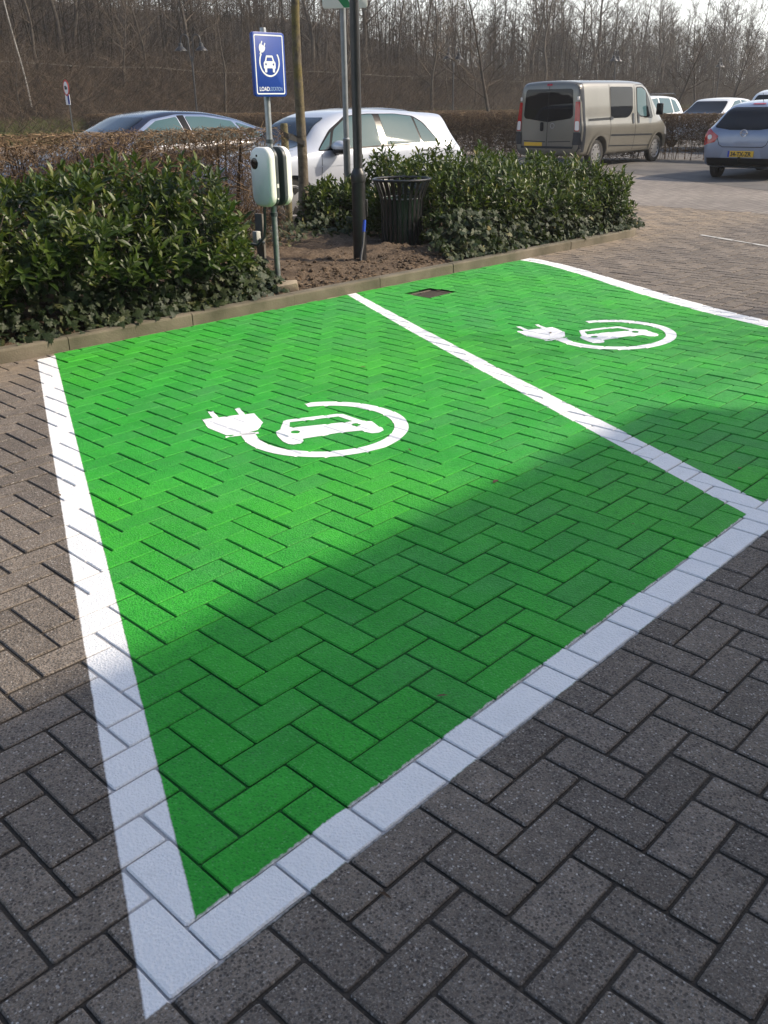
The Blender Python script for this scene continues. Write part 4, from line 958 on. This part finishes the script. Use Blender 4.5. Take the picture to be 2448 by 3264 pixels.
v.patch('B', [[(.12,.50),(.64,.50),(.64,.61),(.12,.61)]], 'number_plate', MYEL, off=.014)
v.patch('F', [rpoly([(-.70,1.22),(.70,1.22),(.60,1.80),(-.60,1.80)], .08)], 'windscreen', MGLB, off=.006)
for y in (-.84, .84): v.wheel(.87, y, .335, .22, 'steel'); v.wheel(3.93, y, .335, .22, 'steel')
for y in (-1.07, 1.07):
    MB().box((3.60, y, 1.30), (.10, .17, .28)).build('mirror', MPLAST, v.root, bevel=.03)
v.place(4.08, 23.55, 47.4, -.01, 1.0)

# ---- light blue hatchback (rear)
SC = [(0,.42,.66,.80,.70,.58),(.03,.34,.80,.95,.77,.62),(.10,.28,.90,1.02,.82,.62),(.25,.24,.96,1.14,.845,.60),(.48,.22,.99,1.33,.855,.565),(.75,.21,.99,1.43,.86,.565),(1.3,.2,.98,1.485,.86,.585),(1.8,.2,.97,1.49,.86,.59),(2.3,.2,.955,1.40,.86,.58),(2.75,.2,.94,1.15,.855,.60),(3.05,.2,.91,.99,.85,.66),(3.5,.22,.80,.86,.82,.64),(3.85,.26,.66,.70,.70,.5),(4.0,.36,.55,.57,.45,.3)]
k = Car('parked_car', 'light blue hatchback parked at the right edge, rear with yellow plate', 'car', SC, MICE, [(.70,.30,.33,.58,1.2),(3.2,.30,.33,.58,1.2)])
k.patch('B', [rpoly([(-.64,1.00),(-.30,.955),(.30,.955),(.64,1.00),(.53,1.31),(.45,1.365),(-.45,1.365),(-.53,1.31)], .05)], 'rear_window', MGLD, off=.006, cut=.05)
for sg in (-1, 1):
    l = k.patch('B', [rpoly([(sg*.50,.84),(sg*.56,.73),(sg*.80,.66),(sg*.815,.84),(sg*.74,.985),(sg*.60,.90)], .03)], 'tail_lamp', MREDL, off=.012); k.patch('B', [circ(sg*.68, .82, .045, 14)], 'lamp_lens', MCLEAR, l, off=.017)
    k.patch('L' if sg > 0 else 'R', [rpoly([(.02,.66),(.22,.72),(.30,.90),(.12,.98)], .03)], 'tail_lamp', MREDL, off=.010)
    k.patch('L' if sg > 0 else 'R', [rpoly([(.62,1.0),(2.75,.955),(2.5,1.18),(2.2,1.35),(1.6,1.43),(1.0,1.41),(.80,1.3)], .06)], 'side_window', MGLD, off=.006)
    k.mirror(2.5, sg*.97, .98, MICE); k.wheel(.70, sg*.75, .30, .19); k.wheel(3.2, sg*.75, .30, .19)
k.line('B', [(-.52,.80),(-.47,.68),(-.40,.64),(.40,.64),(.47,.68),(.52,.80)], .012, 'tailgate_gap', MSEAM, off=.004)
k.patch('B', [rpoly([(-.42,.43),(.42,.43),(.36,.60),(-.36,.60)], .03)], 'plate_recess', paint('lit recess paint', (.21,.25,.34), .3, .35), off=.004)
PLT = k.patch('B', [[(-.262,.455),(.262,.455),(.262,.57),(-.262,.57)]], 'number_plate', MYEL, off=.020, cut=.3)
k.patch('B', [[(.222,.455),(.262,.455),(.262,.57),(.222,.57)]], 'plate_band', mat('plate blue band', (.01,.04,.35), None, .4), PLT, off=.023, cut=.3)
def plate_text(car, s, z0, h, wid, parent):
    M = Matrix(((0,0,-1,0),(-1,0,0,0),(0,1,0,0),(0,0,0,1)))
    o_, w_ = text_mesh(s, h, Matrix.Identity(4), 'plate_lettering', MBLK, parent, .0035)
    f = wid/w_
    for vv in o_.data.vertices:
        y = .205-vv.co.x*f; p, n = car.hit('B', y, z0+vv.co.y); vv.co = Vector(((p.x if p is not None else 0)-.0245, y, z0+vv.co.y))
    return o_
plate_text(k, '34-TX-ZR', .472, .112, .42, PLT)
k.line('B', [(-.70,.36),(.70,.36)], .15, 'lower_bumper', MPLAST, off=.012)
em = MB().path([(-.030+.0*i, .062*math.cos(2*PI*i/24), .90+.062*math.sin(2*PI*i/24)) for i in range(25)], .008, 6, False)
em.path([(-.03,.085,.905),(-.03,.02,.905),(-.03,-.015,.892),(-.03,-.085,.892)], .007, 6)
e_ = em.build('round_emblem', MCHROME, k.root)
pb, nb = k.hit('B', 0, .90); e_.location = (pb.x+.018, 0, 0)
k.patch('B', [rpoly([(-.14,.695),(.14,.695),(.14,.735),(-.14,.735)], .012)], 'tailgate_handle', MICE, off=.02)
k.patch('B', [rpoly([(-.13,1.405),(.13,1.405),(.12,1.43),(-.12,1.43)], .01)], 'brake_lamp', MREDL, off=.012)
MB().path([(.10,0,.36),(-.05,0,.36),(-.08,0,.40)], .022, 10).ell((-.08,0,.43), (.032,.032,.034)).build('tow_ball', MPLAST, k.root)
MB().path([(.85,0,1.44),(.74,0,1.62)], [.006,.003], 6).build('aerial', MPLAST, k.root)
k.place(7.25, 19.3, 48.5, -.02, 1.0)

# ---- cars beyond the hedge
SH_ = [(0,.42,.66,.80,.72,.58),(.04,.34,.84,.98,.80,.62),(.30,.24,.97,1.28,.85,.58),(.6,.22,.98,1.39,.855,.575),(1.3,.2,.97,1.43,.86,.59),(1.9,.2,.955,1.40,.86,.59),(2.4,.2,.94,1.16,.855,.60),(2.75,.2,.92,.99,.85,.66),(3.3,.22,.82,.87,.82,.64),(3.7,.26,.66,.70,.70,.5),(3.82,.36,.55,.57,.45,.3)]
def plain_car(name, label, st, pnt, front, side, axl, cat='car', rails=None, rear=None, r=.30):
    c = Car(name, label, cat, st, pnt, [(axl[0],r,r+.035,.58,1.2),(axl[1],r,r+.035,.58,1.2)], n=60)
    for ax in ('L', 'R'):
        for P in side: c.patch(ax, [rpoly(P, .04)], 'side_window', MGLT, off=.006)
        c.patch(ax, [rpoly([(st[-1][0]-.55,.62),(st[-1][0]-.18,.60),(st[-1][0]-.25,.72),(st[-1][0]-.5,.78)], .03)], 'headlight', MCLEAR, off=.008)
        c.patch(ax, [rpoly([(.04,.75),(.22,.78),(.24,.98),(.1,.96)], .03)], 'tail_lamp', MREDL, off=.008)
    c.patch('F', [rpoly(front, .06)], 'windscreen', MGLD, off=.006, cut=.05)
    if rear: c.patch('B', [rpoly(rear, .05)], 'rear_window', MGLD, off=.006)
    hw = st[len(st)//2][4]
    for s in (-1, 1):
        c.wheel(axl[0], s*(hw-.11), r, .19); c.wheel(axl[1], s*(hw-.11), r, .19)
        if rails: MB().path([(rails[0], s*rails[2], rails[3]-.05), (rails[0]+.1, s*rails[2], rails[3]), (rails[1]-.1, s*rails[2], rails[3]), (rails[1], s*rails[2], rails[3]-.06)], .02, 8).build('roof_rail', MPLAST, c.root)
    return c
plain_car('parked_car', 'small white hatchback with dark windscreen facing us over the hedge', SH_, MCARW, [(-.64,.975),(.64,.975),(.53,1.34),(-.53,1.34)],
          [[(1.45,1.0),(2.45,.965),(2.2,1.15),(1.85,1.33),(1.45,1.37)], [(.65,1.02),(1.38,1.005),(1.38,1.37),(.85,1.33)]], (.65, 3.1), rear=[(-.56,1.0),(.56,1.0),(.46,1.3),(-.46,1.3)]).place(12.2, 33.2, 226, .10, 1.0)
SS = [(0,.45,.80,1.0,.78,.62),(.04,.36,.95,1.15,.85,.66),(.25,.28,1.03,1.45,.88,.64),(.5,.26,1.05,1.58,.89,.63),(1.3,.25,1.04,1.63,.89,.65),(2.2,.25,1.02,1.62,.89,.65),(2.6,.25,1.01,1.48,.89,.64),(3.1,.25,.99,1.12,.88,.68),(3.4,.26,.96,1.03,.87,.70),(4.0,.28,.85,.90,.84,.66),(4.35,.34,.68,.72,.7,.5),(4.42,.42,.58,.6,.45,.3)]
plain_car('parked_car', 'white estate car with black roof rails, partly behind the van front', SS, MCARW, [(-.68,1.04),(.68,1.04),(.57,1.54),(-.57,1.54)],
          [[(1.9,1.06),(2.95,1.02),(2.6,1.35),(2.3,1.53),(1.9,1.56)], [(.95,1.08),(1.82,1.06),(1.82,1.565),(1.05,1.55)], [(.42,1.12),(.88,1.085),(.96,1.54),(.62,1.47)]], (.8, 3.5), rails=(.45, 2.3, .58, 1.70), rear=[(-.6,1.08),(.6,1.08),(.5,1.5),(-.5,1.5)], r=.34).place(10.6, 36.3, 226, 0, 1.0)
SK = [(0,.45,.95,1.60,.80,.68),(.04,.36,1.05,1.74,.87,.72),(.3,.28,1.06,1.79,.89,.74),(2.0,.26,1.05,1.82,.89,.74),(2.5,.26,1.04,1.74,.89,.72),(2.9,.26,1.02,1.42,.89,.70),(3.25,.27,.99,1.12,.88,.70),(3.8,.28,.86,.92,.84,.66),(4.2,.34,.68,.72,.7,.5),(4.3,.42,.58,.6,.45,.3)]
plain_car('parked_van', 'small white van with dark windscreen cut off by the right edge', SK, MCARW, [(-.68,1.10),(.68,1.10),(.58,1.66),(-.58,1.66)],
          [[(2.0,1.08),(2.95,1.06),(2.7,1.4),(2.4,1.64),(2.0,1.66)]], (.75, 3.4), 'van', r=.32).place(13.75, 31.2, 222, .02, .95)
plain_car('parked_car', 'dark blue estate car whose roof shows above the silver hatchback', SS, MCARB, [(-.68,1.04),(.68,1.04),(.57,1.54),(-.57,1.54)],
          [[(1.9,1.06),(2.95,1.02),(2.6,1.35),(2.3,1.53),(1.9,1.56)], [(.95,1.08),(1.82,1.06),(1.82,1.565),(1.05,1.55)], [(.42,1.12),(.88,1.085),(.96,1.54),(.62,1.47)]], (.8, 3.5), rear=[(-.6,1.08),(.6,1.08),(.5,1.5),(-.5,1.5)], r=.34).place(.62, 22.5, 221, -.03, .893)
# ------------------------------------------------------------------ wooded bank behind the car park
def bank_z(u, v):
    t = min(1, max(0, (v-41.5)/6.5)); s = t*t*(3-2*t); k = 3.1-.9*min(1, max(0, (u-35)/60))
    return s*k + max(0, min(1, (v-54)/60))*2.6 + max(0, v-120)*.012 + max(0, min(1, (1.42-u/max(v, 1))/.5))*max(0, min(v, 150)-72)*.15 + noise.fractal(Vector((u*.12, v*.12, 0)), 1, 2, 3)*.35*t
us = np.concatenate([np.arange(-80, 0, 8), np.arange(0, 160, 2.5), np.arange(160, 420, 20)]); vs = np.concatenate([[40.5], np.arange(41.5, 60, .9), np.arange(60, 130, 4), np.arange(130, 340, 20)])
V = [(u, v, bank_z(u, v)-.04*(v < 41)) for u in us for v in vs]; n_ = len(vs)
F = [(i*n_+j, (i+1)*n_+j, (i+1)*n_+j+1, i*n_+j+1) for i in range(len(us)-1) for j in range(n_-1)]
def bank_mat():
    t = NT('leaf litter and rough grass'); co = t.coord(); n1 = t.noise(co, 1.2, 6, .7); n2 = t.noise(co, 6, 5, .7)
    c = t.mix(t.rng(n1, .35, .65), (.014,.010,.007), (.042,.029,.019)); c = t.mix(t.rng(n2, .55, .78), c, (.090,.064,.040))
    sx = t.n('ShaderNodeSeparateXYZ'); t.set(sx.inputs[0], co); g = t.rng(t.add(sx.outputs[2], t.mul(n1, 1.2)), 1.75, 1.5)
    c = t.mix(g, c, t.mix(t.rng(n2, .35, .65), (.036,.048,.012), (.068,.070,.024))); t.bump(n2, 1.0, .15); return t.fin(c, .95, 0, .1)
o = obj('wooded_bank', np_mesh('wooded_bank', V, F, smooth=True), bank_mat()); o.matrix_world = FRAME; tag(o, kind='structure')

class TW:                                            # twig collector: tapered prisms
    def __init__(s): s.p = []; s.q = []; s.r = []; s.t = []; s.c = []
    def seg(s, p, q, r0, r1, c): s.p.append(p); s.q.append(q); s.r.append(r0); s.t.append(r1); s.c.append(c)
    def mesh(s, name, n=3):
        p, q = np.array(s.p), np.array(s.q); r, t = np.array(s.r), np.array(s.t); m = len(p)
        d = norm(q-p); a = norm(np.cross(d, np.array([.31,.52,.79]))); b = np.cross(d, a); V = np.zeros((m, 2*n, 3))
        for k in range(n):
            c = a*math.cos(2*PI*k/n)+b*math.sin(2*PI*k/n); V[:, k] = p+c*r[:, None]; V[:, n+k] = q+c*t[:, None]
        base = (np.arange(m)*2*n)[:, None]; F = np.concatenate([base+np.array([[k, (k+1) % n, n+(k+1) % n, n+k]]) for k in range(n)])
        return np_mesh(name, V.reshape(-1, 3), F, np.tile(np.array(s.c), n), smooth=n > 3)
def grow(rng, H, r0, clear=.22, spread=1.0, lean=(0,0), dens=1.0, twig=.010):
    T, C = TW(), TW(); nseg = 12; pts = []; p = np.array([0., 0, -.1]); d = np.array([lean[0], lean[1], 1.])
    for i in range(nseg+1):
        pts.append(p.copy()); d = d+rng.normal(0, .10, 3)*(1, 1, 0); d[:2] *= .9; p = p+d/np.linalg.norm(d)*H/nseg
    rad = [r0*(1-.92*(i/nseg)**.9)*(1.5 if i == 0 else 1) for i in range(nseg+1)]
    for i in range(nseg): T.seg(pts[i], pts[i+1], rad[i], rad[i+1], rng.uniform(.3, .7))
    def branch(p, d, L, r, lev):
        n = 4 if lev == 0 else 3; q = p; nn = []
        for i in range(n):
            d = d+rng.normal(0, .16, 3)+np.array([0, 0, .10]); d /= np.linalg.norm(d); e = q+d*L/n
            C.seg(q, e, r*(1-.75*i/n), r*(1-.75*(i+1)/n), rng.uniform(.15, .9)); nn.append((q, e, d.copy())); q = e
        if lev < 2:
            m = int(rng.integers(6, 10)*dens) if lev == 0 else int(rng.integers(5, 9)*dens)
            for k in range(m):
                a, b, dd = nn[rng.integers(0 if lev else 0, n)]; t = rng.random(); s = rng.normal(0, 1, 3); s -= dd*s.dot(dd); s /= np.linalg.norm(s)
                branch(a+(b-a)*t, dd*.75+s*.62+np.array([0, 0, .12]), L*rng.uniform(.32, .58), max(r*.42, twig*.55), lev+1)
    for k in range(int(22*dens)):
        h = clear+(1-clear)*(k+rng.random())/int(22*dens); x = h*nseg; i = min(nseg-1, int(x)); p = pts[i]+(pts[i+1]-pts[i])*(x-i)
        an = k*2.4+rng.normal(0, .4); el = .45+.55*h; d = np.array([math.cos(an), math.sin(an), el*1.1]); d /= np.linalg.norm(d)
        branch(p, d, H*.34*spread*(1.12-h*.72)*rng.uniform(.7, 1.2), max(rad[i]*.42, twig*1.3), 0)
    return T.mesh('trunk', 7), C.mesh('crown', 3)
MTREE = mat_rnd('tree bark', [(0,(.036,.028,.021)),(.5,(.072,.056,.041)),(1,(.14,.108,.080))], .9, .15)
MTRUNK = mat('grey brown trunk', (.032,.026,.020), (.078,.062,.046), .92, scale=3, bump=.5, bscale=20)
PROTO = []
for i, (H, r0, cl, sp, tw) in enumerate(((11.5,.17,.20,.95,.013),(13,.20,.28,.85,.014),(9.5,.13,.12,1.05,.012),(12,.15,.34,.75,.013),(8,.10,.25,1.15,.011))):
    PROTO.append(grow(np.random.default_rng(100+i), H, r0, cl, sp, twig=tw))
def tree(name, label, x, y, z, proto, sc, rz, group=None, mt=None, mtr=None):
    t = thing(name, label, 'tree', (x, y, z), rz, group); t.scale = (sc[0], sc[0], sc[1])
    a = bpy.data.objects.new('trunk', PROTO[proto][0]); b = bpy.data.objects.new('crown', PROTO[proto][1])
    for o_, m_ in ((a, mtr or MTRUNK), (b, mt or MTREE)):
        COL.objects.link(o_); o_.parent = t
        if len(o_.data.materials) == 0: o_.data.materials.append(m_)
    return t
rt = random.Random(5); cnt = 0
spots = []
for u in np.arange(14, 132, 2.3):                    # first rows of the wood: trees one can tell apart
    for row, v0 in ((0, 45.5), (1, 51), (2, 57)):
        if rt.random() < (.66 if row else .72): spots.append((u+rt.uniform(-1.2, 1.2), v0+rt.uniform(-2.2, 2.2)))
for u, v in spots:
    p = W(u, v); sc = rt.uniform(.72, 1.05) if v > 48 else rt.uniform(.40, .80)
    tree('bare_tree', 'leafless woodland tree standing among its neighbours on the brown bank', p.x, p.y, bank_z(u, v)-.05, rt.randrange(5), (sc*rt.uniform(.9, 1.15), sc), rt.uniform(0, 6.28), 'bare trees of the wood')
# trees inside the car park
for x, Y, pr_, s_, lb in ((1077, 36, 4, .82, 'spreading bare tree in the hedge line just left of the van'), (1594, 52, 4, .78, 'bare forked tree above the gap between white hatchback and white van'),
                          (1522, 56, 3, .55, 'thin bare tree rising behind the white hatchback'), (1474, 50, 2, .66, 'slim bare tree rising behind the white estate car')):
    X = (x-829)*.000466*Y; tree('bare_tree', lb, X, Y, 0, pr_, (s_, s_*.95), x*.37, 'bare trees of the car park')
tree('bare_tree', 'bare tree beyond the right edge, its twigs reaching into the frame', 12.2, 21.5, 0, 4, (.85, .75), 1.0, 'bare trees of the car park')
tree('bare_tree', 'bare car park tree standing right of the far green bay', 8.7, 6.0, 0, 4, (.62, .62), 2.2, 'bare trees of the car park')
tree('bare_tree', 'bare car park tree standing right of the paved road', 9.2, 8.0, 0, 4, (.64, .62), 4.0, 'bare trees of the car park')
# birch on the left
t_, c_ = grow(np.random.default_rng(140), 11, .042, .45, .5, (-.06, .0), .6, .008)
bi = thing('birch_tree', 'slender white-barked birch at the left edge of the wood', 'tree', (-17.0, 48.5, 1.2), 0)
mb = MB(); mb.path([(-.095*z+.05*math.sin(z*.9), .04*math.sin(z*1.3), z) for z in np.linspace(-.4, 9.5, 22)], [.045-.0034*z for z in np.linspace(0, 9.5, 22)], 8, False)
obj('trunk', mb.mesh('trunk'), mat('white birch bark', (.20,.19,.17), (.36,.345,.315), .8, scale=5), bi); obj('crown', c_, MTREE, bi)
# the mass of the wood behind: thousands of stems and twigs
rng = np.random.default_rng(55); Tt = TW()
for i in range(2300):
    u = 2+163*rng.random()**1.25; v = 49+52*rng.random()**1.3; b = np.array([u, v, bank_z(u, v)-.1]); h = rng.uniform(4.5, 9.0)*(.85 if v < 56 else 1)*(1.35 if u < 70 and v > 58 else 1); r = rng.uniform(.025, .075)
    d = np.array([rng.normal(0, .06), rng.normal(0, .06), 1.]); top = b+d*h; c0 = rng.uniform(0, .8); mid = b+(top-b)*.5+np.array([rng.normal(0, .15), rng.normal(0, .15), 0])
    Tt.seg(b, mid, r, r*.65, c0); Tt.seg(mid, top, r*.65, .012, c0)
    for k in range(int(23*h/7)):
        t = rng.uniform(.06, 1); p = b+(top-b)*t; a = rng.uniform(0, 6.28); e = rng.uniform(.15, 1.3); dd = np.array([math.cos(a), math.sin(a), e]); dd /= np.linalg.norm(dd)
        L = rng.uniform(.7, 2.3)*(1.1-.55*t); r_ = rng.uniform(.010, .022); m_ = p+dd*L*.5; q = m_+(dd+rng.normal(0, .30, 3)+(0, 0, .15))*L*.5
        Tt.seg(p, m_, r_, r_*.7, np.clip(c0+rng.normal(0, .2), 0, 1)); Tt.seg(m_, q, r_*.7, .005, np.clip(c0+rng.normal(0, .2), 0, 1))
        for j in range(3):
            s_ = p+(q-p)*rng.uniform(.3, .9); d2 = dd+rng.normal(0, .6, 3); Tt.seg(s_, s_+d2*L*rng.uniform(.2, .5), .009, .004, np.clip(c0+rng.normal(0, .25), 0, 1))
o = obj('woodland', Tt.mesh('woodland'), mat_rnd('woodland twigs', [(0,(.022,.016,.011)),(.5,(.048,.036,.026)),(1,(.105,.082,.060))], .9, .1)); o.matrix_world = FRAME; tag(o, kind='stuff')
# brushwood on the slope of the bank
Tt = TW()
for i in range(6000):
    u = 8+117*rng.random()**1.4; v = rng.uniform(42.5, 50); b = np.array([u, v, bank_z(u, v)-.05]); c0 = rng.uniform(.2, 1)
    for k in range(4):
        d = np.array([rng.normal(0, .75), rng.normal(0, .75), .8]); L = rng.uniform(.4, 1.8)*(1 if rng.random() < .8 else 1.6); q = b+d*L*.6; d_ = d+rng.normal(0, .4, 3); e_ = q+d_*L*.3; Tt.seg(b, q, .009, .007, c0); Tt.seg(q, e_, .007, .005, c0); Tt.seg(e_, e_+(d_+rng.normal(0, .5, 3))*L*.3, .005, .003, c0); Tt.seg(q, q+(d+rng.normal(0, .7, 3))*L*.4, .005, .003, c0)
o = obj('brushwood', Tt.mesh('brushwood'), mat_rnd('brushwood twigs', [(0,(.022,.016,.011)),(.5,(.050,.036,.025)),(1,(.13,.098,.070))], .9, .1)); o.matrix_world = FRAME; tag(o, kind='stuff')
# pale guard rail along the top of the bank
gr = thing('guard_rail', 'thin pale guard rail running through the trees along the bank', 'guard rail', W(60, 47.8, 0), YAW)
pts = [(u-60, 0, bank_z(u, 47.8)+.50) for u in np.arange(-20, 150, 4.0)]
MRAIL = mat('weathered rail', (.04,.034,.028), (.20,.175,.14), .7, scale=5)
MB().path(pts, .03, 6).build('rail', MRAIL, gr)
for u in np.arange(-18, 150, 8): MB().box((u-60, 0, bank_z(u, 47.8)+.2), (.09, .09, .7)).build('post', MRAIL, gr)

# ------------------------------------------------------------------ young tree of the planter with its stake
t_, c_ = grow(np.random.default_rng(77), 5.6, .058, .50, .75, (.012, .0), .55, .008)
yt = thing('young_tree', 'young tree with mossy trunk strapped to a stake in the planter', 'tree', (-.93, 11.5, .12), 0)
def moss_bark():
    t = NT('mossy young bark'); co = t.coord(); sx = t.n('ShaderNodeSeparateXYZ'); t.set(sx.inputs[0], co)
    n1 = t.noise(co, 14, 5, .65); n2 = t.noise(co, 60, 4); c = t.mix(t.rng(n1, .35, .65), (.075,.062,.045), (.17,.145,.11))
    m = t.mul(t.rng(sx.outputs[2], .95, 1.7), t.rng(t.noise(co, 7, 4), .38, .55)); c = t.mix(t.mul(m, .7), c, t.mix(t.rng(n2, .3, .7), (.085,.072,.022), (.17,.135,.035)))
    t.bump(t.add(n1, t.mul(n2, .6)), .7, .015); return t.fin(c, .9, 0, .2)
def trunk_mesh():
    mb = MB(); pts = []; rad = []
    for i in range(29):
        z = -.1+i*.13; pts.append((.012*z+.012*math.sin(z*2.3), .01*math.sin(z*1.7), z)); k = noise.noise(Vector((0, 0, z*3)))*.006
        rad.append((.064-.007*z+k)*(1+.75*math.exp(-max(0, z)*6)))
    mb.path(pts, rad, 14, False); return mb.mesh('trunk')
obj('trunk', trunk_mesh(), moss_bark(), yt); b_ = obj('crown', c_, MTREE, yt); b_.location = (.03, 0, .35)
st = thing('tree_stake', 'greenish round wooden stake with black rubber strap beside the young tree', 'stake', (-1.08, 11.2, .1), 0)
MB().lathe([(.045,-.2),(.043,1.19),(.038,1.215)], 14).build('stake', mat('greenish timber', (.085,.075,.035), (.15,.13,.065), .9, scale=9, bump=.4, bscale=40), st)
def strap(za, zb):
    mb = MB(); L = [(-.047,.03), (-.05,-.02), (-.02,-.055), (.05,-.03), (.12,.20), (.20,.245), (.225,.30), (.20,.36), (.13,.37), (.06,.20), (.0,.05), (-.047,.03)]; n = len(L)
    vs = []
    for i, (x, y) in enumerate(L):
        t = min(1, max(0, (x+.05)/.27)); z = za+(zb-za)*t; vs += [(x, y, z-.028), (x, y, z+.028)]
    mb.add(vs, [(2*i, 2*i+2, 2*i+3, 2*i+1) for i in range(n-1)]); return mb
o = strap(1.13, .98).build('strap', mat('black rubber', (.010,.010,.010), None, .6), st, smooth=False)
md = o.modifiers.new('s', 'SOLIDIFY'); md.thickness = .006

# ------------------------------------------------------------------ building behind the photographer, whose shadow lies over the front of the bays
MBRICK = mat('pale render', (.34,.345,.34), (.42,.425,.42), .9, scale=6)
HB = 9.0
off = HB/math.tan(SEL)*(-(math.cos(SAZ)*EV.x+math.sin(SAZ)*EV.y)); offu = HB/math.tan(SEL)*(math.cos(SAZ)*EU.x+math.sin(SAZ)*EU.y)
def building(label, u0, u1, v, h):
    L = u1-u0; bd = thing('offscreen_building', label, 'building', W((u0+u1)/2, v, 0), YAW)
    MB().box((0, -4, h/2-.1), (L, 8, h)).build('wall', MBRICK, bd); MB().box((0, -4.02, h-.02), (L+.2, 8.02, .14)).build('roof_edge', MGREY, bd)
    n = int(L/4.5)
    for i in range(n):
        for z in (1.6, 4.6, 7.4):
            f = MB().box((-L/2+2.2+i*(L-4.4)/(n-1), .02, z), (1.9, .08, 1.5)).build('window', MSIGNW, bd); MB().box((-L/2+2.2+i*(L-4.4)/(n-1), .065, z), (1.7, .02, 1.3)).build('pane', MGLD, f)
building('plain pale building behind the camera that shades the front of the bays', -22, 3.75+offu, 1.04-off, HB)
building('second pale building, added unseen at the right for the van windows to reflect', 26, 78, -15, HB)  # added out of view to darken the reflections in the van windows

# ------------------------------------------------------------------ thin spring haze
hz = NT('haze'); hz.t.nodes.remove(hz.b); vol = hz.n('ShaderNodeVolumePrincipled'); vol.inputs['Color'].default_value = (1.0,.985,.96,1); vol.inputs['Density'].default_value = .0008
vol.inputs['Anisotropy'].default_value = .3; hz.t.links.new(vol.outputs[0], hz.out.inputs['Volume'])
o = MB().box((45, 75, 12), (430, 420, 27)).build('haze', hz.m, smooth=False); tag(o, kind='stuff')
scene.cycles.volume_bounces = 0
